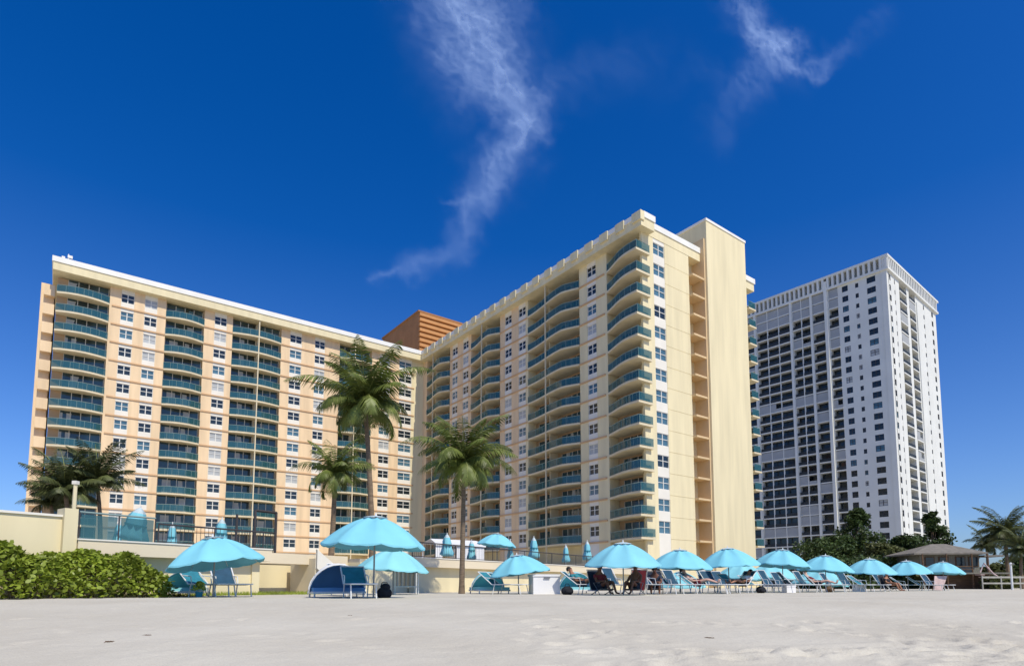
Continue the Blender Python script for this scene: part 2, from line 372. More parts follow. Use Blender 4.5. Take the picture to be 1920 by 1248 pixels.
# spandrels under windows, one white strip per window column
def window_mesh(wd, ht, pane):
    f = MB(); t = .07; hw = wd / 2; hh = ht / 2
    f.box(-hw, -hw + t, -.02, .12, -hh, hh); f.box(hw - t, hw, -.02, .12, -hh, hh)
    f.box(-hw + t, hw - t, -.02, .12, -hh, -hh + t); f.box(-hw + t, hw - t, -.02, .12, hh - t, hh)
    f.box(-.06, .06, -.01, .11, -hh + t, hh - t)
    for a, b in ((-hw + t, -.06), (.06, hw - t)): f.box(a, b, 0, .1, .02, .1)
    p = MB(); p.quad((-hw + t, .06, -hh + t), (hw - t, .06, -hh + t), (hw - t, .06, hh - t), (-hw + t, .06, hh - t))
    return f, p
PANES = [M_dark] * 6 + [M_blue] * 3 + [M_blind] * 2
cache = {}
def window(name, parent, loc, rz, wd, ht, mats=PANES, frame=M_frame):
    pm = random.choice(mats); key = (name, wd, ht, pm.name)
    if key not in cache:
        f, p = window_mesh(wd, ht, pm); cache[key] = (f.mesh(name, frame), p.mesh('window_pane', pm))
    o = put(name, cache[key][0], parent, loc, (0, 0, rz)); put('window_pane', cache[key][1], o); return o
def merged_windows(name, parent, items, mats=PANES, frame=M_frame):
    mb = MB(); ml = [frame, M_dark, M_blue, M_blind]
    for loc, rz, wd, ht in items:
        pm = random.choice(mats); c, s = math.cos(rz), math.sin(rz)
        for i, part in enumerate(window_mesh(wd, ht, pm)):
            n = len(mb.v); mb.v += [(loc[0] + c * x - s * y, loc[1] + s * x + c * y, loc[2] + z) for x, y, z in part.v]
            mb.f += [tuple(n + q for q in fc) for fc in part.f]; mb.m += [0 if i == 0 else ml.index(pm)] * len(part.f)
    tag(mb.build(name, ml, parent), kind='stuff')
rest = []; cnt = 0
for face, c, wd in [('R',48.3,1.8),('L',-50.85,1.74),('L',-47.7,1.74),('L',-37.5,1.9),('R',32.2,1.9),('R',28.4,1.9),('L',-24.9,2.1),('L',-20.5,1.9),('L',-7.4,2.2),('L',-2.9,2.8),('R',11.3,1.9),('R',15.1,1.9)]:
    sp = MB()
    for k in range(NF + 1):
        top = slab_z(k) + ZW - WH / 2 if k < NF else slab_z(k - 1) - FH + ZW - WH / 2
        bot = slab_z(k) - FH + ZW + WH / 2 if k < NF - 1 else Z0
        if k == NF: continue
        bx(sp, face, c - wd / 2, c + wd / 2, -.03, -.55, bot, top)
    bx(sp, face, c - wd / 2, c + wd / 2, -.03, -1.9, slab_z(0) + ZW + WH / 2, ZT)
    bx(sp, face, c - wd / 2, c + wd / 2, -.5, -.6, Z0 + .1, ZT - .1)
    sp.build('spandrel', M_white, HOT)
    for k in range(NF):
        loc = P(face, c, -.12, slab_z(k) + ZW)
        if cnt < 100: window('window', HOT, loc, ROT[face], wd, WH); cnt += 1
        else: rest.append((loc, ROT[face], wd, WH))
merged_windows('window', HOT, rest)
sp = MB()
for k in range(NF):
    bot = slab_z(k) - FH + ZW + WH / 2 + .1 if k < NF - 1 else Z0
    bx(sp, 'E', ENDW[0] - ENDW[1] / 2, ENDW[0] + ENDW[1] / 2, -.03, -1.4, bot, slab_z(k) + ZW - WH / 2 - .1)
    window('end_window', HOT, P('E', ENDW[0], -.1, slab_z(k) + ZW), 0, ENDW[1], WH + .2, [M_dark, M_blue, M_blue])
bx(sp, 'E', ENDW[0] - ENDW[1] / 2, ENDW[0] + ENDW[1] / 2, -.03, -1.4, slab_z(0) + ZW + WH / 2 + .1, ZT)
bx(sp, 'E', ENDW[0] - ENDW[1] / 2, ENDW[0] + ENDW[1] / 2, -.5, -.6, Z0 + .1, ZT - .1)
sp.build('spandrel', M_white, HOT)
# floor bands on the piers
for k in range(NF):
    z = slab_z(k)
    for face, lo, hi in (('L', -52.9, -.9), ('R', 9.8, 50.9)):
        segs = [(b[0] - .02, b[1] + .02) for b in BAYS[face]]; p = lo
        for a, b in segs + [(hi, hi)]:
            if a > lo and a - p > .1: mb = MB(); bx(mb, face, p, a, .14, .0, z - .24, z - .02); mb.build('floor_band', M_band, HOT)
            p = max(p, b)
# balconies
def bay_meshes(s0, s1, div, kind):
    dep = {'b': 1.0, 'c': 1.7, 'e': 1.8}[kind]
    """canonical space: x along the facade from s0, -y outward"""
    W = s1 - s0; n = 18; pts = []
    for i in range(n + 1):
        t = i / n; x = W * t
        if kind == 'b': d = .18 + .85 * math.sin(math.pi * t) ** .9 if 0 < t < 1 else .18
        elif kind == 'c':
            apex = .80; d = .15 + 1.1 * ((1 - math.cos(math.pi * t / apex)) / 2) if t < apex else .2 + 1.05 * (1 - (t - apex) / (1 - apex))
        else: d = .15 + 1.45 * math.sin(math.pi / 2 * min(1, t * 1.25)) ** 1.3
        pts.append((x, -d))
    sl = MB()
    if kind == 'e':
        fr = pts + [(W, .0)]
        sl.prism([(0, 1.9)] + [(p[0], p[1]) for p in pts] + [(W + .02, 1.1), (W - 1.25, 1.1), (W - 1.25, 1.9)], -.26, 0)
        path = pts + [(W - .05, 1.0)]
    else:
        sl.prism([(0, 1.9)] + pts + [(W, 1.9)], -.24, 0); path = pts
    rl = MB(); gp = [(x, y + .1) for x, y in path]
    rl.mi = 0
    for (xa, ya), (xb, yb) in zip(gp[:-1], gp[1:]):
        L = math.hypot(xb - xa, yb - ya)
        if L < .02: continue
        rl.mi = 1; rl.quad((xa, ya, .08), (xb, yb, .08), (xb, yb, 1.0), (xa, ya, 1.0))
    rl.mi = 0; rl.tube([(x, y, 1.05) for x, y in gp], .045, 4); rl.tube([(x, y, .09) for x, y in gp], .025, 4)
    for i in range(0, len(gp), 3): rl.tube([(gp[i][0], gp[i][1], 0), (gp[i][0], gp[i][1], 1.05)], .025, 4)
    gd = MB()
    spans = [(0, W)] if div is None else [(0, div - s0), (div - s0, W)]
    for a, b in spans:
        gd.mi = 2; wl_ = (1.3 if s0 < -59 else .15) if kind == 'b' else min(.14 * (b - a), .9); gd.box(a + .02, a + wl_, dep - .06, dep + .05, 0, 2.6)
        g0 = a + wl_; g1 = b - (.12 if kind != 'e' else .75); nb = max(2, round((g1 - g0) / 1.25))
        gd.mi = 1; gd.quad((g0, dep, .05), (g1, dep, .05), (g1, dep, 2.35), (g0, dep, 2.35))
        gd.mi = 2 if kind != 'b' else 1; gd.box(g0, g1, dep - .02, dep + .03, 2.35, 2.62); gd.mi = 0
        for i in range(nb + 1):
            x = g0 + (g1 - g0) * i / nb; gd.box(x - .045, x + .045, dep - .05, dep + .02, .02, 2.35 if kind != 'b' else 2.6)
    return sl, rl, gd
def balcony(name, face, s0, s1, div, kind):
    sl, rl, gd = bay_meshes(s0, s1, div, kind)
    a = sl.mesh(name, M_slab); b = rl.mesh('railing', [M_rail, M_railg]); doors = []
    dep = {'b': 1.0, 'c': 1.7, 'e': 1.8}[kind]; W = s1 - s0
    for ver in range(5):
        g2 = MB(); g2.v = list(gd.v); g2.f = list(gd.f); g2.m = list(gd.m)
        for q in range([0, 1, 2, 1, 2][ver]):
            x = random.uniform(.12, .72) * W; g2.mi = 3 if random.random() < .6 else 4; g2.quad((x, dep - .012, .08), (x + random.uniform(.5, 1.3), dep - .012, .08), (x + random.uniform(.5, 1.3), dep - .012, 2.32), (x, dep - .012, 2.32))
        doors.append(g2.mesh('glass_door', [M_frame, M_door, M_inner, M_blind, M_blue]))
    for k in range(NF):
        o = put(name, a, HOT, P(face, s0, 0, slab_z(k)), (0, 0, ROT[face])); put('railing', b, o); put('glass_door', random.choice(doors), o)
for face in 'LR':
    for s0, s1, div, kind in BAYS[face]:
        balcony('balcony', face, s0, s1, div, kind)
        if div is not None:
            d = MB(); t = (div - s0) / (s1 - s0); od = (.95 if kind == 'b' else .15 + 1.1 * ((1 - math.cos(math.pi * min(1, t / .8))) / 2))
            for k in range(NF): bx(d, face, div - .06, div + .06, -.02 + od * .0, -1.8, slab_z(k), slab_z(k) + FH - .24)
            bx(d, face, div - .09, div + .09, od + .06, od - .12, .6, ZT)
            d.build('balcony_divider', M_slab, HOT)
balcony('corner_balcony', 'R', 51.4, 58.05, None, 'e')
# rear balconies that stick out past the stair tower
for k in range(NF):
    o = MB().box(0, 1.9, 0, 9, -.24, 0).build('rear_balcony', M_slab, HOT); o.location = (26.5, -57.2, slab_z(k))
    r_ = MB(); r_.mi = 1; r_.quad((0, .08, .08), (1.82, .08, .08), (1.82, .08, 1.0), (0, .08, 1.0)); r_.quad((1.82, .08, .08), (1.82, 8.9, .08), (1.82, 8.9, 1.0), (1.82, .08, 1.0))
    r_.mi = 0; r_.tube([(0, .08, 1.05), (1.82, .08, 1.05), (1.82, 8.9, 1.05)], .045, 4); r_.build('railing', [M_rail, M_railg], o)
# roof
rf = MB()
rf.mi = 0
rf.box(-60.3, 16.4, 0.0, 17, 46.25, 47.45); rf.box(0.0, 2.6, -58.65, 0.0, 46.25, 47.45); rf.box(2.6, 13.9, -57.64, 0.0, 46.25, 47.45); rf.box(13.9, 27.9, -57.3, 0.0, 46.25, 47.45)
rf.mi = 1
rf.box(-60.45, 16.5, -.12, .5, 47.45, 48.25); rf.box(-.12, .5, -58.77, -.12, 47.45, 48.1); rf.box(.5, 2.7, -58.77, -58.2, 47.45, 48.25); rf.box(2.7, 13.85, -57.75, -57.2, 47.45, 48.25)
rf.box(24.0, 28.05, -57.45, -56.9, 47.45, 48.25); rf.box(27.5, 28.05, -56.9, -10, 47.45, 48.25); rf.box(-60.45, -59.9, .5, 17, 47.45, 48.25)
roof = rf.build('roof', [M_cream, M_roofw], HOT)
b = MB()
for i in range(20): b.box(-.26, .5, -58.8 + i * 2.94, -58.8 + i * 2.94 + 1.5, 46.95, 48.16)
b.build('parapet_block', M_cream, roof)
v = MB(); v.box(-59.4, -59.0, 1.0, 1.4, 48.2, 49.0); v.tube([(-58.6, 1.2, 48.2), (-58.6, 1.2, 49.6)], .06, 5); v.box(-58.7, -58.1, 1.1, 1.3, 49.0, 49.4); v.build('roof_vent', M_roofw, roof)
ph = MB(); ph.box(.5, 15.5, 2.3, 20, 48.0, 57.6); ph.box(.3, 15.7, 2.1, 20.2, 57.6, 57.95); pho = ph.build('rooftop_plant_room', M_brick, HOT)
lv = MB()
for i in range(8): lv.box(.5, 15.5, 1.75, 2.28, 49.0 + i * 1.1, 49.62 + i * 1.1)
lv.build('louvre_panel', M_louvre, pho)
# ground storey: glazing between piers
g = MB(); g.mi = 0
bx(g, 'L', -59.7, 1.2, -1.85, -1.9, .2, Z0); bx(g, 'R', -1.2, 57, -1.85, -1.9, .2, Z0)
g.build('lobby_glazing', M_door, HOT)
g = MB()
for face, cs in (('L', (-59.2, -52.4, -46.2, -38.9, -36.2, -27, -19, -17.2, -9.6, -1)), ('R', (.5, 10, 16.4, 26.8, 33.2, 46.4, 50.8, 56.2))):
    for c in cs: bx(g, face, c - .55, c + .55, 0, -1.4, 0, Z0)
g.build('ground_pier', M_cream, HOT)
g = MB(); bx(g, 'L', -60, 0, .2, -1.9, Z0 - .35, Z0 + .02); bx(g, 'R', 0, 58.7, .2, -1.9, Z0 - .35, Z0 + .02); g.build('entrance_canopy', M_slab, HOT)

# ------------------------------------------------------------------ white tower block
TOW = thing('tower_block', 'tall white concrete tower block with dark balcony bays beyond the end of the hotel', 'building', (97.29, 150.62, 0), R(40))
TN, TF = 29, 2.83
def tz(k): return 79.4 - TF * k
def TP(face, s, d, z): return (-d, s, z) if face == 'A' else (s, -d, z)
def tbx(mb, face, s0, s1, d0, d1, z0, z1):
    p = TP(face, s0, d0, z0); q = TP(face, s1, d1, z1)
    mb.box(min(p[0], q[0]), max(p[0], q[0]), min(p[1], q[1]), max(p[1], q[1]), z0, z1)
TB = {'A': [(12.1,14.5),(15.7,18.9),(19.6,24.6),(25.5,35.5),(36.5,46)], 'B': [(9.0,14.6),(16.6,21.6)]}
TW = {'A': [(3.7,2.1),(7.2,.8),(10.2,1.5)], 'B': [(2.0,1.7),(5.7,.6),(29,.9),(36.8,1.5)]}
tw = MB(); tw.box(1.7, 40, 1.7, 46.5, 0, 82)
for face, hi in (('A', 46.5), ('B', 40.2)):
    cuts = sorted([(a, b, 1) for a, b in TB[face]] + [(c - x / 2, c + x / 2, 0) for c, x in TW[face]]); p = 0.0 if face == 'A' else 1.7
    for a, b, t in cuts:
        tbx(tw, face, p, a, 0, -1.7, 0, 82); p = b
    tbx(tw, face, p, hi, 0, -1.7, 0, 82)
    for c, x in TW[face]:
        for k in range(TN + 1):
            hh = 1.6 if x > 1 else 1.2
            top = tz(k) + .6 if k < TN else 0
            bot = tz(k + 1) + .6 + hh if k < TN - 1 else 0
            if k < TN: tbx(tw, face, c - x / 2, c + x / 2, -.04, -1.6, bot, top)
        tbx(tw, face, c - x / 2, c + x / 2, -.04, -1.6, tz(0) + .6 + (1.6 if x > 1 else 1.2), 82)
tw.build('wall', M_tow, TOW)
pil = MB()
for s in (22.1, 28.8, 32.2): tbx(pil, 'A', s - .1, s + .1, .16, -.3, 0, 82)
for s in (15.1, 19.25, 25.05, 36.0): tbx(pil, 'A', s - .32, s + .32, .45, 0, 0, 82)
tbx(pil, 'A', 14.75, 15.55, .7, 0, 0, 84.5); tbx(pil, 'A', -.05, 1.2, .15, 0.001, 0, 82); tbx(pil, 'B', 22.3, 27.6, .25, 0.001, 0, 80); pil.build('pilaster', M_tow, TOW)
cr = MB(); cr.box(-.6, 41, -.6, 47, 82, 82.6); cr.box(-.7, 41.1, -.7, 47.1, 85.4, 86)
cr.box(1.0, 39.6, 1.0, 46, 82.6, 85.4)
for i in range(36): cr.box(-.6, .9, -.4 + i * 1.32, .15 + i * 1.32, 82.6, 85.4)
for i in range(30): cr.box(-.4 + i * 1.36, .15 + i * 1.36, -.6, .9, 82.6, 85.4)
cr.build('crown', M_tow, TOW)
cr = MB(); cr.box(14, 21, 4, 9, 86, 89.5); cr.box(28, 34, 4, 9, 86, 88.8); cr.build('roof_plant_room', M_tow, TOW)
wi = []; cnt = 0; TPN = [M_dark] * 6 + [M_blue] * 2 + [M_blind] * 1
for face, c, x in [('A',3.7,2.1),('A',10.2,1.5),('A',7.2,.8),('B',2.0,1.7),('B',36.8,1.5),('B',5.7,.6),('B',29,.9)]:
    for k in range(TN):
        h = 1.6 if x > 1 else 1.2
        loc = TP(face, c, -.1, tz(k) + .6 + h / 2); rz = -math.pi / 2 if face == 'A' else 0
        # on the left face the local x axis runs along +y
        rz = -math.pi / 2 if face == 'A' else 0
        if cnt < 100: window('tower_window', TOW, loc, rz, x, h, TPN, M_dmet); cnt += 1
        else: wi.append((loc, rz, x, h))
merged_windows('tower_window', TOW, wi, TPN, M_dmet)
ct = {}; cnt = 0; mb_rest = MB(); BM = [M_tow, M_towp, M_dark, M_towg]
def tbay(W, var):
    m = MB(); m.mi = 0; m.box(0, W, -.14, 1.68, -.3, 0)
    m.mi = 1; m.box(.03, W - .03, -.06, .0, .02, .85)
    d = MB(); d.mi = 0; d.box(0, W, 1.6, 1.66, .0, 2.6)
    if var == 1: d.mi = 1; d.box(.02, W - .02, -.02, .04, .87, 2.4)
    if var == 2: d.mi = 1; d.box(.02, W * .5, -.02, .04, .87, 2.4)
    if var: m.mi = 3; m.box(.03, W - .03, -.075, -.055, .02, .86)
    return m, d
for face, bays in (('A', TB['A']), ('B', TB['B'])):
    for s0, s1 in bays:
        for k in range(TN):
            W = s1 - s0; var = random.choice([0, 0, 0, 0, 0, 0, 0, 0, 1, 2]) if k > 1 or face == 'B' else 1
            rz = -math.pi / 2 if face == 'A' else 0
            loc = TP(face, s1 if face == 'A' else s0, 0, tz(k))
            if cnt < 100:
                if (W, var) not in ct:
                    m, d = tbay(W, var); ct[(W, var)] = (m.mesh('balcony', BM), d.mesh('glass_door', [M_dark, M_towg]))
                o = put('balcony', ct[(W, var)][0], TOW, loc, (0, 0, rz)); put('glass_door', ct[(W, var)][1], o); cnt += 1
            else:
                c, s = math.cos(rz), math.sin(rz)
                for i, part in enumerate(tbay(W, var)):
                    n = len(mb_rest.v); mb_rest.v += [(loc[0] + c * x - s * y, loc[1] + s * x + c * y, loc[2] + z) for x, y, z in part.v]
                    mb_rest.f += [tuple(n + q for q in fc) for fc in part.f]; mb_rest.m += [mm if i == 0 else (2 if mm == 0 else 3) for mm in part.m]
tag(mb_rest.build('balcony', BM, TOW), kind='stuff')
for k in range(TN):
    o = MB().box(0, 1.6, 0, 6, -.2, 0).box(1.5, 1.6, 0, 6, 0, 1.0).box(0, 1.5, 0, .08, 0, 1.0).build('side_balcony', M_towg, TOW); o.location = (40.2, 1.5, tz(k) if k > 8 else tz(k))
    if k < 9: o.location.z = tz(k)

# ------------------------------------------------------------------ pool deck and its sea wall
WO = Vector((-11.8, 16.4)); WD = Vector((.575, .818)).normalized(); WN = Vector((-WD.y, WD.x))     # WN points inland
WA = math.atan2(WD.y, WD.x)
def wall_t(px):
    s = (px - CX) / F; return (s * WO.y - WO.x) / (WD.x - s * WD.y)
def wp(t, d=0, z=0): p = WO + WD * t + WN * d; return Vector((p.x, p.y, z))
SW = thing('sea_wall', 'long cream rendered retaining wall below the pool deck, with an overhanging top band', 'wall', (WO.x, WO.y, 0), WA)
tC, tE, tR = wall_t(495), wall_t(660), 42.0
m = MB(); m.box(.05, tC, .35, .7, -.4, 1.16); m.box(wall_t(788), tR, .35, .7, -.4, 1.16); m.box(tC - .22, tC, .7, 3.2, -.4, 1.16); m.box(tC, wall_t(700), 3.2, 3.5, -.4, 1.16); m.box(wall_t(700), wall_t(700) + .25, .8, 3.4, -.4, 1.3); m.box(wall_t(700) + .25, wall_t(788), .75, 1.0, -.4, 1.45)
m.box(tC - .25, tC + .03, .28, .35, -.4, 1.14)
m.build('lower_wall', M_cream, SW)
m = MB(); m.box(.02, tC + .3, 0, .7, 1.16, 1.56); m.box(wall_t(780), tR, 0, .7, 1.16, 1.56); m.box(tC + .3, wall_t(700), 1.6, 2.2, 1.16, 1.56)
m.build('top_band', mat('band_paint', (.74, .63, .45), .85, .05, .5, .1, 8), SW)
m = MB(); m.box(.0, tC + .32, -.03, .75, 1.56, 1.60); m.box(wall_t(778), tR, -.03, .75, 1.56, 1.60); m.build('coping', M_white, SW)
UW = thing('garden_wall', 'taller plain cream wall behind the green hedge at the far left', 'wall', (WO.x, WO.y, 0), WA)
MB().box(-14, -.3, .2, .5, -.4, 2.16).build('wall_panel', M_cream, UW); MB().box(-14, -.3, .15, .55, 2.16, 2.22).build('coping', M_white, UW)
MB().box(-.32, .0, .05, .58, -.4, 2.40).build('end_pier', M_cream, UW)
dk = MB(); dk.prism([tuple(wp(t, d)[:2]) for t, d in ((-14, .6), (tC + .3, .6), (tC + .3, 3.4), (wall_t(700), 3.4), (wall_t(700) + .1, .95), (wall_t(780), .8), (tR, .65), (60, 40), (-14, 70))], 1.2, 1.45)
tag(dk.build('pool_deck', mat('deck_paving', (.42, .38, .32), .85, .1, 1)), kind='structure')
# steps down to the sand in the gap of the wall
stp = thing('stair', 'concrete steps with a pale sloping side wall going down from the deck gap', 'stairs', tuple(wp(wall_t(628), 1.2)), WA)
L = wall_t(700) - wall_t(628)
m = MB()
for i in range(8): m.box(L * i / 8, L * (i + 1) / 8, 0, 1.6, -.3, 1.4 - i * .18)
m.build('step', M_slab, stp)
m = MB(); n = len(m.v); m.quad((0, -.12, 1.0), (L, -.12, -.3), (L, -.12, .45), (0, -.12, 1.75)); m.quad((0, -.02, 1.0), (0, -.02, 1.75), (L, -.02, .45), (L, -.02, -.3)); m.quad((0, -.12, 1.75), (L, -.12, .45), (L, -.02, .45), (0, -.02, 1.75)); m.build('side_wall', M_white, stp)
# railing along the deck edge
def deck_railing(label, t0, t1, d, z, h, solid):
    o = thing('deck_railing', label, 'railing', tuple(wp(t0, d, z)), WA, 'railings on the edge of the pool deck'); L = t1 - t0
    MB().tube([(0, 0, h), (L, 0, h)], .03, 5).build('top_rail', M_rail if solid else M_dmet, o)
    n = max(2, round(L / 1.5))
    for i in range(n + 1): MB().tube([(L * i / n, 0, 0), (L * i / n, 0, h)], .022, 5).build('post', M_dmet, o)
    if solid:
        for i in range(n): MB().quad((L * i / n + .05, 0, .05), (L * (i + 1) / n - .05, 0, .05), (L * (i + 1) / n - .05, 0, h - .06), (L * i / n + .05, 0, h - .06)).build('glass_panel', M_railg, o)
    else:
        b = MB()
        for i in range(int(L / .13)): b.tube([(i * .13, 0, .06), (i * .13, 0, h)], .008, 4)
        b.tube([(0, 0, .08), (L, 0, .08)], .015, 4); b.build('baluster_panel', M_dmet, o)
deck_railing('glass deck railing beside the garden wall pier at the left', .15, wall_t(300), .4, 1.58, .78, True)
deck_railing('dark picket railing behind the tilted umbrella by the hedge', wall_t(300) + .1, tC + .2, .4, 1.58, .62, False)
deck_railing('dark picket railing on the right part of the deck edge', wall_t(785), 36, .4, 1.58, .72, False)
# gate frame over the top of the steps
GA = thing('gate_frame', 'dark metal gate frame standing at the top of the deck steps', 'gate', tuple(wp(wall_t(548), 3.7, 1.45)), WA)
Lg = wall_t(622) - wall_t(548)
MB().tube([(0, 0, 0), (0, 0, 1.7)], .05, 5).build('post', M_dmet, GA); MB().tube([(Lg * .45, 0, 0), (Lg * .45, 0, 1.95)], .06, 5).build('post', M_dmet, GA); MB().tube([(Lg, 0, 0), (Lg, 0, 1.95)], .06, 5).build('post', M_dmet, GA)
MB().tube([(Lg * .45, 0, 1.93), (Lg, 0, 1.93)], .06, 5).build('lintel', M_dmet, GA)
b = MB()
for i in range(16): b.tube([(Lg * i / 15, 0, .1), (Lg * i / 15, 0, 1.05)], .012, 4)
b.tube([(0, 0, 1.07), (Lg, 0, 1.07)], .03, 4); b.build('gate_leaf', M_dmet, GA)
PO = thing('lamp_post', 'slim cream post standing behind the glass railing at the left', 'post', tuple(wp(wall_t(160), 1.0, 1.45)), 0)
MB().tube([(0, 0, 0), (0, 0, 1.75)], [.06, .05], 8).build('pole', M_cream, PO); MB().box(-.1, .1, -.1, .1, 0, .22).build('base', M_teal, PO); MB().box(-.065, .065, -.065, .065, 1.75, 1.85).build('cap', M_white, PO)

# ------------------------------------------------------------------ umbrellas
def open_umbrella(label, px, Y, wpx, ytop, tilt=0, tdir=0, group='open turquoise beach umbrellas', base=0.0, mcol=None, spin=0):
    if Y < 20: wpx /= 1.05
    mcol = mcol or random.choice([M_cyan, M_cyan, M_cyanf])
    Rr = wpx / F * Y / 2 * 1.06; top = pix(px, ytop, Y); foot_x = xat(px, Y)
    o = thing('beach_umbrella', label, 'umbrella', (foot_x, Y, base), spin, group)
    H = top.z - base; rise = .56 * Rr; zr = H - rise
    # canopy group is tilted about the hub
    rot = Matrix.Translation((0, 0, zr + rise * .3)) @ Matrix.Rotation(tilt, 4, Vector((math.cos(tdir - spin), math.sin(tdir - spin), 0))) @ Matrix.Translation((0, 0, -(zr + rise * .3)))
    def T(mb): mb.v = [tuple(rot @ Vector(p)) for p in mb.v]; return mb
    c = MB(); n = 8; sub = 6; rings = 8; vent = .16
    def cp(t, a):
        seg = (a / (2 * math.pi / n)) % 1; sag = math.sin(math.pi * seg)
        rr = Rr * t * (1 - .055 * sag * t); z = zr + rise * (1 - t ** 1.75) - .09 * Rr * sag * t * (1 - t * .8) * 2
        return (rr * math.cos(a), rr * math.sin(a), z)
    K = n * sub
    for i in range(rings + 1):
        t = vent + (1 - vent) * i / rings
        for j in range(K): c.v.append(cp(t, 2 * math.pi * j / K))
    for i in range(rings):
        for j in range(K):
            j2 = (j + 1) % K; c.f.append((i * K + j, i * K + j2, (i + 1) * K + j2, (i + 1) * K + j)); c.m.append(0)
    can = T(c).build('canopy', mcol, o, True)
    v_ = MB()
    for j in range(K):
        a = cp(1, 2 * math.pi * j / K); b_ = cp(1, 2 * math.pi * (j + 1) / K); d1 = .03 + .02 * abs(math.sin(math.pi * j / 3)); d2 = .03 + .02 * abs(math.sin(math.pi * (j + 1) / 3))
        v_.quad(a, b_, (b_[0] * 1.005, b_[1] * 1.005, b_[2] - d2 * Rr / 1.2), (a[0] * 1.005, a[1] * 1.005, a[2] - d1 * Rr / 1.2))
    T(v_).build('valance', mcol, can)
    tp = MB(); k2 = 16
    for i in range(4):
        t = .24 * i / 3
        for j in range(k2): a = 2 * math.pi * j / k2; tp.v.append((Rr * t * math.cos(a) + (1e-4 * j if i == 0 else 0), Rr * t * math.sin(a), zr + rise * (1.035 - t ** 1.5 * .62)))
    for i in range(3):
        for j in range(k2): j2 = (j + 1) % k2; tp.f.append((i * k2 + j, i * k2 + j2, (i + 1) * k2 + j2, (i + 1) * k2 + j)); tp.m.append(0)
    T(tp).build('vent_cap', M_top, can, True)
    r_ = MB()
    for j in range(n):
        a = 2 * math.pi * j / n; r_.tube([(0, 0, zr + rise * .96)] + [tuple(Vector(cp(t, a)) - Vector((0, 0, .015))) for t in (.35, .7, .99)], .009, 4)
        p = cp(.55, a); r_.tube([(0, 0, zr + rise * .22), (p[0], p[1], p[2] - .02)], .008, 4)
    T(r_).build('rib', M_wmet, can)
    hub = rot @ Vector((0, 0, zr + rise * 1.02))
    MB().tube([(0, 0, -.3), (0, 0, zr + rise * .3), tuple(hub)], .022, 8).build('pole', M_gmet, o)
    MB().tube([tuple(hub), tuple(hub + Vector((0, 0, .09)))], [.03, .012], 6).build('finial', M_wmet, o)
    return o
open_umbrella('turquoise umbrella leaning to the right between the hedge and the sea wall corner', 403, 16.6, 172, 1007, R(9), R(90) + math.pi, spin=.2)
open_umbrella('largest turquoise umbrella, in front of the steps with the blue hood chair beside its pole', 702, 15.6, 192, 968, R(2), R(90), spin=.35)
open_umbrella('low aqua umbrella half hidden behind the largest turquoise umbrella', 738, 21.5, 126, 1029, R(4), R(90), mcol=M_cyan2, spin=.1)
open_umbrella('small turquoise umbrella tilted above the white storage box', 972, 23.5, 112, 1040, R(8), -R(90), spin=.5)
row = [(1168,20.5,138,1017,'first and widest turquoise umbrella of the right hand row, above the people in dark chairs'),
       (1274,25,112,1030,'turquoise umbrella in front of the plain end wall of the hotel, second in its row'),
       (1365,26.5,108,1027,'turquoise umbrella in front of the foot of the stair tower'),
       (1466,29,98,1030,'turquoise umbrella in front of the dark bays of the white tower, beside the hotel corner'),
       (1546,31,92,1041,'turquoise umbrella in front of the bushes left of the tall conical tree'),
       (1629,33.5,86,1047,'turquoise umbrella in front of the tall conical tree'),
       (1699,36.5,78,1051,'turquoise umbrella just left of the one at the far right end of the row'),
       (1766,41,66,1053,'last and smallest turquoise umbrella at the right end of the row, before the timber hut')]
for i, (px, Y, wd, yt, lb) in enumerate(row):
    open_umbrella(lb, px, Y, wd, yt, R([3, 2, 3, 5, 4, 3, 3, 4][i]), [0, 1.2, -1.3, 1.6, 1.4, .4, -1.5, 1.5][i], spin=[.1, .45, .2, .6, .3, .05, .5, .2][i])
open_umbrella('low aqua umbrella under the edge of the umbrella before the hotel end wall', 1275, 31, 88, 1071, R(3), 0, mcol=M_cyan2, spin=.2)
open_umbrella('low aqua umbrella behind the people below the stair tower umbrella', 1390, 33, 92, 1056, R(4), R(90), mcol=M_cyan2, spin=.4)
open_umbrella('low aqua umbrella behind, between the stair tower umbrella and the next one to its right', 1445, 34.5, 88, 1055, R(4), R(90), mcol=M_cyan2, spin=.1)
open_umbrella('low aqua umbrella farthest right of the second line', 1535, 37, 92, 1066, R(4), R(90), mcol=M_cyan2, spin=.3)
open_umbrella('teal open umbrella standing on the pool deck above the small tilted umbrella', 932, 42, 70, 1000, R(6), R(90), group='open umbrellas on the pool deck', base=1.45, mcol=M_cyan, spin=.2)
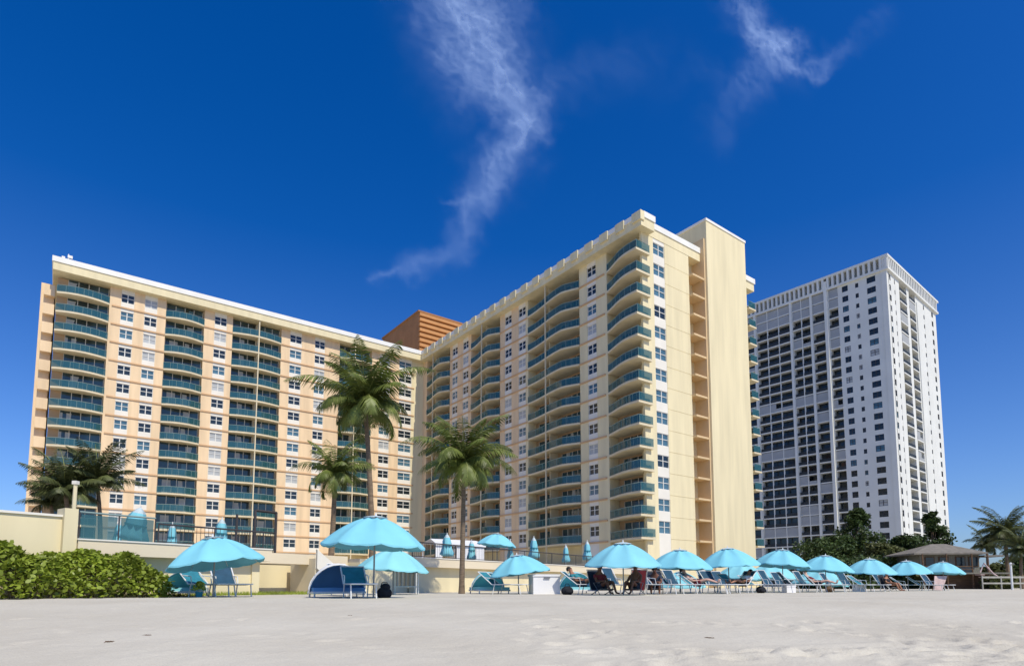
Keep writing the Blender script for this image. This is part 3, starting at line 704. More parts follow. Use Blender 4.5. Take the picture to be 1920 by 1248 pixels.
def closed_umbrella(label, px, Y, wpx, ytop, lean=0):
    H = pix(px, ytop, Y).z - 1.45; Rr = wpx / F * Y / 2
    o = thing('closed_umbrella', label, 'umbrella', (xat(px, Y), Y, 1.45), 0, 'folded umbrellas on the pool deck'); o.rotation_euler = (0, lean, 0)
    c = MB(); K = 16; prof = [(0, H), (.22, H * .95), (.42, H * .88), (.62, H * .76), (.62, H * .64), (.8, H * .52), (1, H * .42), (.95, H * .36), (.5, H * .33)]
    for r, z in prof:
        for j in range(K):
            a = 2 * math.pi * j / K; q = Rr * r * (1 + (.3 if j % 2 else -.3)); c.v.append((q * math.cos(a), q * math.sin(a), z + (.04 * H * random.uniform(-1, 1) if r > .5 else 0)))
    for i in range(len(prof) - 1):
        for j in range(K): j2 = (j + 1) % K; c.f.append((i * K + j, i * K + j2, (i + 1) * K + j2, (i + 1) * K + j)); c.m.append(1 if i < 2 else 0)
    c.build('canopy', [M_cyan, M_top], o, True); MB().tube([(0, 0, 0), (0, 0, H * 1.03)], .025, 6).build('pole', M_wmet, o)
    MB().tube([(0, 0, H * .63), (0, 0, H * .66)], Rr * .85, 12).build('tie_strap', M_teal, o); MB().tube([(0, 0, 0), (0, 0, .08)], .25, 12).build('base', M_gmet, o)
for a in [('largest folded umbrella leaning over behind the glass railing at the left', 238, 24.6, 44, 948, .22),
          ('small folded umbrella just left of the largest leaning one', 214, 30, 16, 974, .1),
          ('folded umbrella with a pale top above the tilted umbrella by the hedge', 321, 31, 18, 980, 0),
          ('folded bright blue umbrella without a pale top, above the tilted umbrella by the hedge', 410, 29, 26, 971, .05),
          ('folded umbrella in front of the white cabana tent, left of the leaning palm trunk', 838, 38, 22, 1000, 0),
          ('folded umbrella in front of the white cabana tent, right of the leaning palm trunk', 884, 43, 15, 1012, 0),
          ('thin folded umbrella right of the open teal deck umbrella', 957, 42, 11, 1011, 0),
          ('folded umbrella with a wide white top above the small tilted umbrella', 1001, 41, 18, 1006, 0),
          ('small folded umbrella above the white storage box at the right', 1061, 47, 13, 1021, 0),
          ('folded umbrella beside the edge of the widest umbrella in the right hand row', 1101, 43.6, 15, 1013, 0)]: closed_umbrella(*a)
TE = thing('cabana_tent', 'white fabric cabana tent on the pool deck behind the leaning palm trunk', 'tent', (xat(852, 45), 45, 1.45), WA - .35)
for s, x0, x1 in ((0, -1.6, -1.0), (1, .2, 2.6)): MB().box(x0, x1, 0, .04, 0, 2.0).build('side_curtain', M_plast, TE)
m = MB(); m.quad((-1.7, -.1, 2.0), (2.7, -.1, 2.0), (2.5, 1.0, 2.35), (-1.5, 1.0, 2.35)); m.quad((-1.7, 2.1, 2.0), (-1.5, 1.0, 2.35), (2.5, 1.0, 2.35), (2.7, 2.1, 2.0)); m.box(-1.7, 2.7, -.12, -.06, 1.8, 2.0); m.build('canopy', M_plast, TE)
for x in (-1.6, 2.6):
    for y in (0, 2): MB().tube([(x, y, 0), (x, y, 2.0)], .04, 6).build('post', M_wmet, TE)

# ------------------------------------------------------------------ loungers and other beach furniture
def make_lounger(fabric, back=R(48)):
    o = thing('sun_lounger', '', 'sun lounger', group='sun loungers under the beach umbrellas')
    Lx, Wd, zs = 1.3, .62, .36; ca, sa = math.cos(back), math.sin(back); bl = .78
    f = MB()
    for y in (-Wd / 2, Wd / 2): f.tube([(0, y, zs), (Lx, y, zs)], .02, 6); f.tube([(0, y, zs), (-bl * ca, y, zs + bl * sa)], .02, 6); f.tube([(.15, y, zs), (.1, y, zs + .22), (-.35, y, zs + .26)], .016, 5)
    f.tube([(Lx, -Wd / 2, zs), (Lx, Wd / 2, zs)], .02, 6); f.tube([(-bl * ca, -Wd / 2, zs + bl * sa), (-bl * ca, Wd / 2, zs + bl * sa)], .02, 6); f.build('frame', M_wmet, o)
    s = MB(); n = 10
    for i in range(n):
        a = Lx * i / n; b = Lx * (i + 1) / n; za = zs - .035 * math.sin(math.pi * i / n); zb = zs - .035 * math.sin(math.pi * (i + 1) / n)
        s.quad((a, -Wd / 2 + .01, za), (b, -Wd / 2 + .01, zb), (b, Wd / 2 - .01, zb), (a, Wd / 2 - .01, za))
    s.build('seat_sling', fabric, o, True)
    s = MB()
    for i in range(6):
        a = bl * i / 6; b = bl * (i + 1) / 6; da = .04 * math.sin(math.pi * i / 6); db = .04 * math.sin(math.pi * (i + 1) / 6)
        s.quad((-a * ca - da * sa, -Wd / 2 + .01, zs + a * sa - da * ca), (-b * ca - db * sa, -Wd / 2 + .01, zs + b * sa - db * ca), (-b * ca - db * sa, Wd / 2 - .01, zs + b * sa - db * ca), (-a * ca - da * sa, Wd / 2 - .01, zs + a * sa - da * ca))
    s.build('back_sling', fabric, o, True)
    for x, dx in ((.12, -.1), (Lx - .15, .1)):
        for y in (-Wd / 2, Wd / 2): MB().tube([(x, y, zs), (x + dx, y, -.06)], .018, 6).build('leg', M_wmet, o)
    return o
protos = [make_lounger(M_navy), make_lounger(M_teal, R(38)), make_lounger(M_navy, R(58))]
used = [False] * 3
def lounger(label, px, Y, rz, k=0):
    o = protos[k] if not used[k] else dup(protos[k]); used[k] = True
    o.location = (xat(px, Y), Y, 0); o.rotation_euler = (0, 0, rz); o['label'] = label; return o
LG = [(668,16.2,-1.15,1,'teal lounger with white rails at the pole of the largest umbrella'),
 (640,19.5,-.9,2,'navy lounger raised behind the blue hood chair by the steps'),
 (375,17.6,-.5,1,'teal lounger under the tilted umbrella by the hedge'),
 (425,18.2,-.8,0,'navy lounger right of the pole of the tilted umbrella by the hedge'),
 (930,23.2,-.5,1,'teal lounger under the small tilted umbrella, left of the white storage box'),
 (1085,22.5,-.35,1,'teal lounger that the person in the teal shirt rests on'),
 (1215,22.5,-.7,0,'navy lounger between the first two umbrellas of the right hand row'),
 (1250,24.5,-.5,2,'navy lounger below the left edge of the second umbrella in the right hand row'),
 (1335,25.5,-1.2,0,'navy lounger in front of the raised ones below the stair tower umbrella'),
 (1325,27.5,-1.3,2,'navy lounger with its back raised steeply, left below the stair tower umbrella'),
 (1372,27.0,-1.0,1,'teal lounger in the middle below the stair tower umbrella'),
 (1440,27.5,-.9,2,'navy lounger with its back raised, between the stair tower and tower bay umbrellas'),
 (1480,28.0,-.2,0,'long low navy lounger in front, below the umbrella before the dark tower bays'),
 (1505,30.0,-.9,2,'navy lounger upright behind the reclining person in maroon'),
 (1585,31.5,-1.1,2,'navy lounger upright below the umbrella left of the conical tree'),
 (1612,32.0,-.9,1,'teal lounger below the umbrella before the conical tree'),
 (1720,36.5,-.8,1,'teal lounger under the second last umbrella'),
 (1740,38.5,-1.1,2,'navy lounger under the last umbrella of the row')]
LG += [(1150,24.0,-.9,2,'navy lounger raised behind the people in low chairs under the widest right umbrella'),
 (1262,27.5,-1.0,2,'navy lounger raised behind the fair skinned person, below the second umbrella'),
 (1296,28.5,-.7,1,'teal lounger at the back below the gap after the second umbrella'),
 (1352,30.0,-1.1,2,'navy lounger in the back line below the stair tower umbrella'),
 (1408,31.0,-.8,1,'teal lounger in the back line right of the stair tower umbrella pole'),
 (1462,32.0,-1.0,2,'navy lounger in the back line below the umbrella before the dark tower bays'),
 (1552,34.0,-.9,2,'navy lounger in the back line below the umbrella before the bushes'),
 (1650,36.5,-1.0,2,'navy lounger beside the person in black near the right end'),
 (1688,38.0,-.7,1,'teal lounger in the back line under the second last umbrella')]
for px, Y, rz, k, lb in LG: lounger(lb, px, Y, rz, k)
def hood_chair(label, px, Y, rz, outer, inner, r=.62, front=.85, base_mat=M_wmet):
    """low double seat under a folding quarter sphere hood"""
    o = thing('hood_chair', label, 'cabana chair', (xat(px, Y), Y, 0), rz, 'beach chairs with folding hoods')
    h = MB(); nu, nv = 14, 10
    for rad, mi in ((r, 0), (r - .02, 1)):
        n0 = len(h.v)
        for i in range(nv + 1):
            p = math.pi * (.03 + .60 * i / nv)              # sweep of the hood from the back over the top
            for j in range(nu + 1):
                a = math.pi * j / nu - math.pi / 2
                h.v.append((-rad * math.cos(p) * math.cos(a) if False else -rad * math.cos(a) * math.cos(p), rad * 1.15 * math.sin(a), .12 + rad * 1.25 * math.cos(a) * math.sin(p)))
        for i in range(nv):
            for j in range(nu):
                q = n0 + i * (nu + 1) + j; fc = (q, q + 1, q + nu + 2, q + nu + 1)
                h.f.append(fc if mi else fc[::-1]); h.m.append(mi)
    ho = h.build('hood', [outer, inner], o, True)
    e = MB()
    for p in (.03, .33, .63):
        p *= math.pi; e.tube([(-(r + .01) * math.cos(a) * math.cos(p), r * 1.16 * math.sin(a), .12 + (r + .01) * 1.25 * math.cos(a) * math.sin(p)) for a in [math.pi * j / 14 - math.pi / 2 for j in range(15)]], .014, 5)
    e.build('hood_hoop', M_wmet, ho)
    MB().box(-.5, front, -r * 1.05, r * 1.05, .16, .26).build('seat_cushion', inner, o)
    MB().box(-.55, front + .05, -r * 1.08, r * 1.08, .10, .16).build('seat_base', base_mat, o)
    for x in (-.45, front - .05):
        for y in (-r, r): MB().tube([(x, y, -.06), (x, y, .1)], .025, 6).build('leg', base_mat, o)
    return o
hood_chair('blue hood chair opened towards the sea, left of the largest umbrella pole', 634, 17.0, R(-62), M_plast, M_blueh, .66, .35)
hood_chair('aqua hood chair under the left side of the tilted umbrella by the hedge', 350, 18.2, R(-75), M_cyan2, M_cyan2, .52)
hood_chair('aqua hood chair beside the leaning palm trunk, under the small tilted umbrella', 915, 24.5, R(-70), M_cyan2, M_cyan2, .6)
hood_chair('aqua hood chair before the sea wall, beside the person in the teal shirt', 1078, 25.5, R(-80), M_cyan2, M_cyan2, .62)
BX = thing('storage_box', 'white plastic storage box on the sand right of the small tilted umbrella', 'box', (xat(1020, 23.0), 23.0, 0), .25)
b = MB(); b.box(-.52, .52, -.32, .32, -.05, .66); b.build('body', M_plast, BX); MB().box(-.55, .55, -.35, .35, .66, .74).build('lid', M_plast, BX); MB().box(-.12, .12, -.37, -.345, .58, .63).build('latch', M_gmet, BX)
RK = thing('chair_rack', 'grey metal rack of folded chairs against the wall, behind the largest umbrella', 'rack', (xat(762, 22.5), 22.5, 0), .3)
for x in (-.42, .42):
    for y in (-.25, .25): MB().tube([(x, y, -.05), (x, y, 1.0)], .022, 6).build('post', M_wmet, RK)
for z in (.28, .96): MB().tube([(-.42, -.25, z), (.42, -.25, z), (.42, .25, z), (-.42, .25, z), (-.42, -.25, z)], .018, 5).build('rail', M_wmet, RK)
for i in range(5):
    m = MB(); m.box(-.38 + i * .16, -.33 + i * .16, -.22, .22, .3, .92); m.build('folded_chair', M_gmet, RK)
BG = thing('beach_bag', 'bulky black beach bag on the sand right of the largest umbrella pole', 'bag', (xat(722, 15.8), 15.8, -.02), .3)
m = MB(); m.ball((0, 0, .14), .2, .15, .17, 14, 9); m.ball((.03, .02, .30), .13, .10, .1, 12, 7); m.build('body', M_black, BG, True)
MB().tube([(-.1, 0, .3), (-.06, -.02, .42), (.06, -.02, .42), (.1, 0, .3)], .012, 5).build('handle', M_black, BG)
for lb, px, Y, mt, cat in (('dark rucksack on the sand left of the person in the teal shirt', 1063, 21.5, M_black, 'bag'), ('black bag lying at the end of the front lounger below the stair tower umbrella', 1424, 26.2, M_black, 'bag'), ('brown beach bag between loungers below the umbrella left of the conical tree', 1552, 30.0, M_wood, 'bag')):
    o = thing('beach_bag', lb, cat, (xat(px, Y), Y, 0), .4); m = MB(); m.ball((0, 0, .13), .24, .15, .17, 12, 8); m.box(-.14, .14, -.17, -.13, .04, .16); m.build('body', mt, o, True)
    MB().tube([(-.1, 0, .27), (-.06, 0, .38), (.06, 0, .38), (.1, 0, .27)], .012, 5).build('handle', mt, o)
PL = thing('towel', 'pale pink striped towel hanging over a tilted board under the last umbrella', 'towel', (xat(1757, 40), 40, 0), -.2)
m = MB(); m.quad((-.35, 0, .05), (.15, -.02, .0), (.62, .25, .95), (-.12, .27, .95)); m.quad((-.35, .04, .05), (-.12, .31, .95), (.62, .29, .95), (.15, .02, .0)); m.build('cloth', M_pink, PL)
m = MB(); m.tube([(-.1, .3, .95), (-.1, .75, 0)], .02, 5); m.tube([(.6, .28, .95), (.6, .75, 0)], .02, 5); m.tube([(-.15, .29, .96), (.65, .27, .96)], .02, 5); m.build('frame', M_wood, PL)
PT = thing('potted_plant', 'small green potted plant beside the pole of the tilted umbrella by the hedge', 'plant', (xat(377, 16.4), 16.4, 0))
m = MB()
for i in range(90):
    a = random.uniform(0, 6.28); e = random.uniform(.1, 1.4); r = random.uniform(.05, .17); c = Vector((r * math.cos(a) * math.cos(e), r * math.sin(a) * math.cos(e), .18 + .24 * math.sin(e)))
    u_ = Vector((random.uniform(-1, 1), random.uniform(-1, 1), random.uniform(-.3, 1))).normalized() * .055; v_ = u_.orthogonal().normalized() * .03; m.quad(c - u_, c + v_, c + u_, c - v_)
m.build('foliage', M_hedge, PT); MB().tube([(0, 0, -.05), (0, 0, .16)], [.07, .1], 12).build('pot', M_teal, PT)

# ------------------------------------------------------------------ people
def skin(name, nodes, edges, m, parent, sub=1):
    """nodes: (x, y, z, radius); node 0 is the root"""
    me = bpy.data.meshes.new(name); me.from_pydata([n[:3] for n in nodes], edges, []); me.materials.append(m)
    o = put(name, me, parent); s = o.modifiers.new('skin', 'SKIN'); s.use_smooth_shade = True
    if not me.skin_vertices: me.skin_vertices.new()
    for i, d in enumerate(me.skin_vertices[0].data): d.radius = (nodes[i][3],) * 2; d.use_root = (i == 0)
    o.modifiers.new('subsurf', 'SUBSURF').levels = sub; o.modifiers['subsurf'].render_levels = sub
    return o
def person(label, px, Y, rz, pose, sk, top, bot, z=0, cap=None, dx=0):
    o = thing('person', label, 'person', (xat(px, Y), Y, z), rz, 'people resting under the umbrellas')
    # local +x is forward
    if pose == 'sit':
        pel = (0, 0, .30); ch = (-.16, 0, .66); nk = (-.17, 0, .80); hd = (-.13, 0, .93); kn = (.42, .13, .46); an = (.60, .13, .08); sh = (-.16, .19, .70); el = (.02, .25, .46); wr = (.25, .17, .47)
    elif pose == 'lean':
        pel = (0, 0, .30); ch = (.05, 0, .62); nk = (.10, 0, .76); hd = (.17, 0, .89); kn = (.40, .15, .44); an = (.36, .15, .06); sh = (.05, .19, .67); el = (.20, .25, .44); wr = (.40, .12, .45)
    else:
        pel = (0, 0, .43); ch = (-.32, 0, .68); nk = (-.42, 0, .78); hd = (-.49, 0, .89); kn = (.45, .11, .56); an = (.86, .11, .42); sh = (-.33, .19, .70); el = (-.10, .26, .50); wr = (.10, .18, .52)
    V = Vector
    nodes = [pel + (.135,)]; edges = []
    def add(p, r, par): nodes.append(tuple(p) + (r,)); edges.append((par, len(nodes) - 1)); return len(nodes) - 1
    mid = V(pel).lerp(V(ch), .5); i_m = add(mid, .125, 0); i_c = add(ch, .135, i_m); i_n = add(nk, .058, i_c)
    up = (V(hd) - V(nk)).normalized(); fw = V((1, 0, 0)) - up * up.x; fw.normalize()
    i_h = add(V(hd), .098, i_n); add(V(hd) + up * .10, .075, i_h)
    add(V(hd) + fw * .105 - up * .005, .016, i_h)                       # nose
    for s in (-1, 1):
        f = lambda p: V((p[0], p[1] * s, p[2]))
        i = add(f(sh), .062, i_c); i = add(f(el), .044, i); i = add(f(wr), .030, i)
        d = (f(wr) - f(el)).normalized(); pal = f(wr) + d * .07; i_p = add(pal, .030, i)
        for k, ln in enumerate((.065, .08, .075, .055)):
            off = V((0, (k - 1.5) * .019, 0)); j = add(pal + d * .035 + off, .010, i_p); add(pal + d * (.035 + ln * .6) + off - V((0, 0, .01)), .0085, j)
        j = add(pal - d * .02 + V((0, -s * .035, .005)), .011, i_p); add(pal + d * .03 + V((0, -s * .05, -.005)), .009, j)
        i = add(V((pel[0] + .05, .10 * s, pel[2])), .092, 0); i = add(f(kn), .058, i); c_ = f(kn).lerp(f(an), .4); i = add(c_, .052, i); i = add(f(an), .036, i)
        td = V((.17, 0, -.03)) if pose != 'lie' else V((.06, 0, .16)); add(f(an) + td, .030, i)
    skin('body', nodes, edges, sk, o)
    tn = [tuple(V(pel).lerp(V(ch), .12)) + (.148,), tuple(mid) + (.140,), tuple(ch) + (.150,)]; te = [(0, 1), (1, 2)]
    if top:
        for s in (-1, 1): tn.append((sh[0], sh[1] * s, sh[2], .076)); te.append((2, len(tn) - 1)); q = V((sh[0], sh[1] * s, sh[2])).lerp(V((el[0], el[1] * s, el[2])), .55); tn.append(tuple(q) + (.066,)); te.append((len(tn) - 2, len(tn) - 1))
        skin('shirt', tn, te, top, o)
    sn = [pel + (.150,)]; se = []
    for s in (-1, 1):
        sn.append((pel[0] + .06, .10 * s, pel[2], .105)); se.append((0, len(sn) - 1)); q = V(pel).lerp(V((kn[0], kn[1] * s, kn[2])), .55); q.y = .115 * s; sn.append(tuple(q) + (.092,)); se.append((len(sn) - 2, len(sn) - 1))
    skin('shorts', sn, se, bot, o)
    h = MB(); c = V(hd) + up * .05 - fw * .022; h.ball((0, 0, 0), .108, .100, .115, 14, 8, -.15)
    q = up.to_track_quat('Z', 'Y'); h.v = [tuple(c + q @ V(p)) for p in h.v]; h.build('hair', cap or M_hair, o, True)
    for s in (-1, 1):
        MB().ball(tuple(V(hd) + fw * .090 + up * .03 + V((0, .035 * s, 0))), .012, .012, .012, 6, 4).build('eye', M_black, o)
        MB().ball(tuple(V(hd) + V((0, .098 * s, 0)) + up * .01), .022, .012, .032, 6, 4).build('ear', sk, o)
    m_ = MB(); m_.ball(tuple(V(hd) + fw * .088 - up * .045), .012, .026, .008, 6, 4); m_.build('mouth', M_red, o)
    return o
def beach_chair(label, px, Y, rz, fabric):
    o = thing('beach_chair', label, 'chair', (xat(px, Y), Y, 0), rz, 'low folding beach chairs')
    MB().box(-.24, .28, -.27, .27, .15, .19).build('seat', fabric, o)
    m = MB(); m.quad((-.24, -.27, .18), (-.24, .27, .18), (-.46, .27, .86), (-.46, -.27, .86)); m.quad((-.27, -.27, .18), (-.49, -.27, .86), (-.49, .27, .86), (-.27, .27, .18)); m.build('backrest', fabric, o)
    m = MB()
    for y in (-.3, .3): m.tube([(.3, y, -.04), (-.1, y, .42), (.25, y, .42)], .016, 5); m.tube([(-.36, y, -.04), (.2, y, .17), (.3, y, .2)], .016, 5); m.tube([(-.24, y, .16), (-.48, y, .88)], .016, 5)
    m.tube([(-.48, -.3, .88), (-.48, .3, .88)], .016, 5); m.tube([(.3, -.3, .2), (.3, .3, .2)], .016, 5)
    m.build('frame', M_gmet, o)
beach_chair('low dark chair with the person in maroon, left of the first row pole', 1128, 21.3, R(-60), M_swim)
person('person in a maroon top sitting in a low dark chair under the widest right umbrella', 1128, 21.3, R(-60), 'sit', M_skin3, M_red, M_swim, 0)
beach_chair('low dark chair right of the pole of the widest right umbrella', 1188, 21.4, R(-125), M_red)
person('person with bare brown shoulders sitting in a low chair right of the widest umbrella pole', 1188, 21.4, R(-125), 'sit', M_skin3, None, M_swim, 0)
person('person in a teal shirt on a teal lounger left of the widest right umbrella', 1090, 22.4, R(-35), 'lie', M_skin1, M_tee, M_swim, 0)
beach_chair('low dark chair with the person bending forward, below the second umbrella', 1226, 23.2, R(-100), M_swim)
person('person in dark clothes leaning forward between the first two umbrellas of the right row', 1226, 23.2, R(-100), 'lean', M_skin3, M_swim, M_swim, 0)
person('fair skinned person in dark swimwear reclining low below the second umbrella', 1303, 24.0, R(-30), 'lie', M_skin2, None, M_red, 0)
lounger('teal lounger carrying the fair skinned person below the second umbrella', 1303, 24.0, R(-30), 1)
person('person in a white shirt reclining on the front lounger below the stair tower umbrella', 1390, 26.0, R(-150), 'lie', M_skin1, M_wtee, M_wood, 0)
lounger('navy lounger carrying the person in the white shirt', 1390, 26.0, R(-150), 0)
person('person in a maroon top reclining below the umbrella left of the conical tree', 1528, 29.2, R(-35), 'lie', M_skin2, M_red, M_swim, 0)
lounger('navy lounger carrying the person in maroon, left of the conical tree', 1528, 29.2, R(-35), 0)
beach_chair('dark low chair under the umbrella second from the right end', 1664, 34.5, R(-60), M_black)
person('person in black sitting in a dark low chair near the right end of the row', 1664, 34.5, R(-60), 'sit', M_skin1, M_black, M_black, 0)

# ------------------------------------------------------------------ palms
def palm(label, px, Y, base_px, z0, crown_y, n, Lf, m, trunk_r=.13, seed=1, droop=1.0, bend=.3, group='coconut palms', spread=100, hang0=.1):
    rd = random.Random(seed); cr = pix(px, crown_y, Y); bx_ = xat(base_px, Y)
    o = thing('palm_tree', label, 'palm tree', (bx_, Y, z0), 0, group)
    top = Vector((cr.x - bx_, 0, cr.z - z0)); H = top.z
    pts = []; rad = []
    for i in range(15):
        t = i / 14; pts.append((top.x * (t ** (1 + bend)), .12 * math.sin(t * 3), -.3 + (H + .3) * t)); rad.append(trunk_r * (1.35 - .25 * min(1, t * 6)) * (1 - .35 * t) * (1.04 if i % 2 else .97))
    MB().tube(pts, rad, 10).build('trunk', M_trunk, o, True)
    c = MB()
    for k in range(n):
        az = k * 2.39996 + rd.uniform(-.25, .25); lev = (k + .5) / n
        el0 = R(84) - lev * R(spread) + rd.uniform(-.12, .12); L = Lf * rd.uniform(.8, 1.08) * (.75 + .3 * math.sin(math.pi * min(1, lev + .25)))
        sag = (R(60) + R(55) * lev) * droop * rd.uniform(.8, 1.2); p = top.copy(); ns = 22; rach = []; el = el0; L *= 1.0 + .12 * math.sin(k * 1.7); tw = rd.uniform(-.5, .5); yaw = rd.uniform(-.25, .25)
        for i in range(ns + 1):
            t = i / ns; e = el0 - sag * t ** 1.5; a2 = az + yaw * t * t; d = Vector((math.cos(e) * math.cos(a2), math.cos(e) * math.sin(a2), math.sin(e))); rach.append((p.copy(), d, a2)); p += d * (L / ns)
        c.mi = 1; c.tube([q[0] for q in rach[::3]] + [rach[-1][0]], [.028 * Lf / 2.5 * (1 - .9 * i / 8) for i in range(len(rach[::3]) + 1)], 4)
        c.mi = 0
        for i in range(2, ns + 1):
            for sub in range(3):
                t = (i - 1 + sub / 3) / ns; b = rach[i - 1][0].lerp(rach[i][0], sub / 3); d = rach[i][1]; side = Vector((-math.sin(rach[i][2]), math.cos(rach[i][2]), 0)); upv = side.cross(d)
                ll = Lf * .25 * (math.sin(math.pi * min(1, t * .85 + .15)) ** .7) * rd.uniform(.8, 1.1)
                for s in (-1, 1):
                    if rd.random() < .06: continue
                    hang = rd.uniform(hang0, hang0 + .5) + .55 * lev
                    ld = (side * s * 1.0 + d * .65 + Vector((0, 0, -hang)) * .8 + upv * .25 * (1 - lev)).normalized()
                    wv = d * .019 * Lf / 2.5 + upv * .006; mid_ = b + ld * ll * .5 + Vector((0, 0, .03 * ll)); e_ = b + ld * ll + Vector((0, 0, -.14 * ll * (1 + lev)))
                    c.quad(b - wv * .6, b + wv * .6, mid_ + wv * 1.2, mid_ - wv * 1.2); c.quad(mid_ - wv * 1.2, mid_ + wv * 1.2, e_)
    c.build('crown', [m, M_rib], o)
    return o
palm('tall coconut palm whose trunk rises behind the largest turquoise umbrella', 684, 31, 699, 1.3, 754, 31, 3.75, M_frond, .15, 3, .95)
palm('shorter coconut palm left of the tall one, its trunk beside the gate frame', 628, 25.5, 620, 1.3, 888, 24, 2.0, M_frond, .12, 5, 1.0)
palm('coconut palm with a thin bare trunk standing in the sand before the sea wall', 870, 24, 866, -.05, 866, 28, 2.6, M_frond, .105, 8, 1.05)
palm('dark clump palm with upright fronds behind the garden wall, left trunk', 122, 24, 128, 1.3, 925, 28, 2.1, M_frondd, .10, 12, .75, group='clumping palms by the garden wall', spread=72, hang0=0)
palm('dark clump palm with upright fronds behind the glass railing, right trunk', 182, 25, 186, 1.3, 905, 24, 2.1, M_frondd, .09, 13, .75, group='clumping palms by the garden wall', spread=72, hang0=0)
palm('low dark clump palm leaning out to the far left above the garden wall', 95, 25, 100, 1.3, 945, 18, 1.6, M_frondd, .08, 15, .85, group='clumping palms by the garden wall', spread=72, hang0=0)
palm('dark palm at the right edge, tallest of the group beyond the timber hut', 1885, 62, 1890, 0, 1000, 30, 3.6, M_frondd, .18, 21, .95, group='palms at the right edge')
palm('smaller dark palm left of the tallest one beyond the timber hut', 1850, 66, 1853, 0, 1020, 22, 2.6, M_frondd, .15, 22, 1, group='palms at the right edge')
palm('low palm at the extreme right edge in front of the pale fence', 1915, 58, 1913, 0, 1030, 24, 2.8, M_frondd, .15, 23, 1, group='palms at the right edge')

# ------------------------------------------------------------------ hedge, trees and bushes
def leaves(mb, centers, size, rd, flat=.5):
    for c in centers:
        a = Vector((rd.gauss(0, 1), rd.gauss(0, 1), rd.gauss(0, 1) * flat)).normalized(); nrm = Vector((rd.gauss(0, .6), rd.gauss(0, .6), 1)).normalized(); b = nrm.cross(a); b.normalize()
        s = size * rd.uniform(.6, 1.3); c = Vector(c); k = rd.uniform(-.2, .2)
        mb.quad(c - a * s, c - a * s * .3 + b * s * .7, c + a * s * .5 + b * s * .6 + nrm * s * k, c + a * s, c + a * s * .5 - b * s * .6, c - a * s * .3 - b * s * .7)
def make_hedge():
    rd = random.Random(4)
    o = thing('hedge', 'broad mound of bright green sea grape leaves below the taller garden wall', 'hedge', (-11.5, 14.5, 0))
    m = MB(); tw = MB(); A = np.array([-17.5, 9.6]); B = np.array([-10.2, 17.5])      # runs along the foot of the wall
    cs = []; tries = 0
    def top(t, q): return (1.52 - .42 * t + .09 * math.sin(t * 23 + q * 2) + .09 * math.sin(t * 41 + q * 3) + .06 * math.sin(t * 77)) * (1 - .75 * abs(q) ** 2.4) * (1 if t < .93 else max(.25, 1 - (t - .93) * 7))
    while len(cs) < 20000:
        t = rd.random(); q = rd.uniform(-1, 1); p = A + (B - A) * t; dv = (B - A) / np.linalg.norm(B - A); nv = np.array([-dv[1], dv[0]])
        h = top(t, q); 
        if rd.random() < .8: z = h - abs(rd.gauss(0, .11))
        else: z = rd.uniform(0.02, h)
        if q > .35 and rd.random() < .6: continue
        pp = p + nv * q * 1.35 + np.array([rd.gauss(0, .06), rd.gauss(0, .06)]); cs.append((pp[0] + 11.5, pp[1] - 14.5, max(.03, z)))
    leaves(m, cs, .062, rd, .8)
    m.build('foliage', M_hedge, o)
    for i in range(160):
        t = rd.random(); q = rd.uniform(-.9, .6); p = A + (B - A) * t; dv = (B - A) / np.linalg.norm(B - A); nv = np.array([-dv[1], dv[0]]); pp = p + nv * q * 1.2; h = top(t, q) * .92
        x, y = pp[0] + 11.5, pp[1] - 14.5; tw.tube([(x, y, -.05), (x + rd.gauss(0, .1), y + rd.gauss(0, .1), h * .6), (x + rd.gauss(0, .2), y + rd.gauss(0, .2), h)], [.014, .01, .005], 4)
    tw.build('stem', M_twig, o)
make_hedge()
def tree(label, px, Y, wpx, ytop, shape, m, seed, name='tree', cat='tree', leaf=.22, n=2600, group='trees and bushes before the white tower', zb=0.0):
    rd = random.Random(seed); H = pix(px, ytop, Y).z; Wd = wpx / F * Y / 2
    o = thing(name, label, cat, (xat(px, Y), Y, 0), rd.uniform(0, 6), group)
    tr = MB(); tr.tube([(0, 0, -.2), (.05 * H * .3, 0, H * .35), (0, .03 * H, H * .9)], [.035 * H + .03, .022 * H + .02, .01], 8)
    cl = []
    for i in range(60):
        if shape == 'cone':
            z = rd.uniform(.12, .97); r = Wd * (1 - z) ** .75 * 1.05; R_ = Wd * .36 * (1.2 - z)
        elif shape == 'bush':
            z = rd.uniform(.08, .82); r = Wd * math.sqrt(max(0.02, 1 - (z * 1.05) ** 2)); R_ = Wd * .30
        else:
            z = rd.uniform(.38, .9); r = Wd * math.sqrt(max(.02, 1 - ((z - .62) / .36) ** 2)); R_ = Wd * .32
        a = rd.uniform(0, 6.28); q = r * math.sqrt(rd.random()); cl.append((Vector((q * math.cos(a), q * math.sin(a), z * H)), R_))
        if i % 3 == 0: tr.tube([(0, 0, H * min(z, .5) * .7), tuple(cl[-1][0])], [.012 * H, .006], 4)
    tr.build('trunk', M_bark, o, True)
    c = MB(); pts = []
    for i in range(n):
        p, R_ = rd.choice(cl); d = Vector((rd.gauss(0, 1), rd.gauss(0, 1), rd.gauss(0, 1))).normalized() * R_ * (rd.random() ** .45) * rd.uniform(.8, 1.25); d.z *= .75
        q = p + d; pts.append((q.x, q.y, max(.05, q.z)))
    leaves(c, pts, leaf, rd, .8); c.build('crown', m, o)
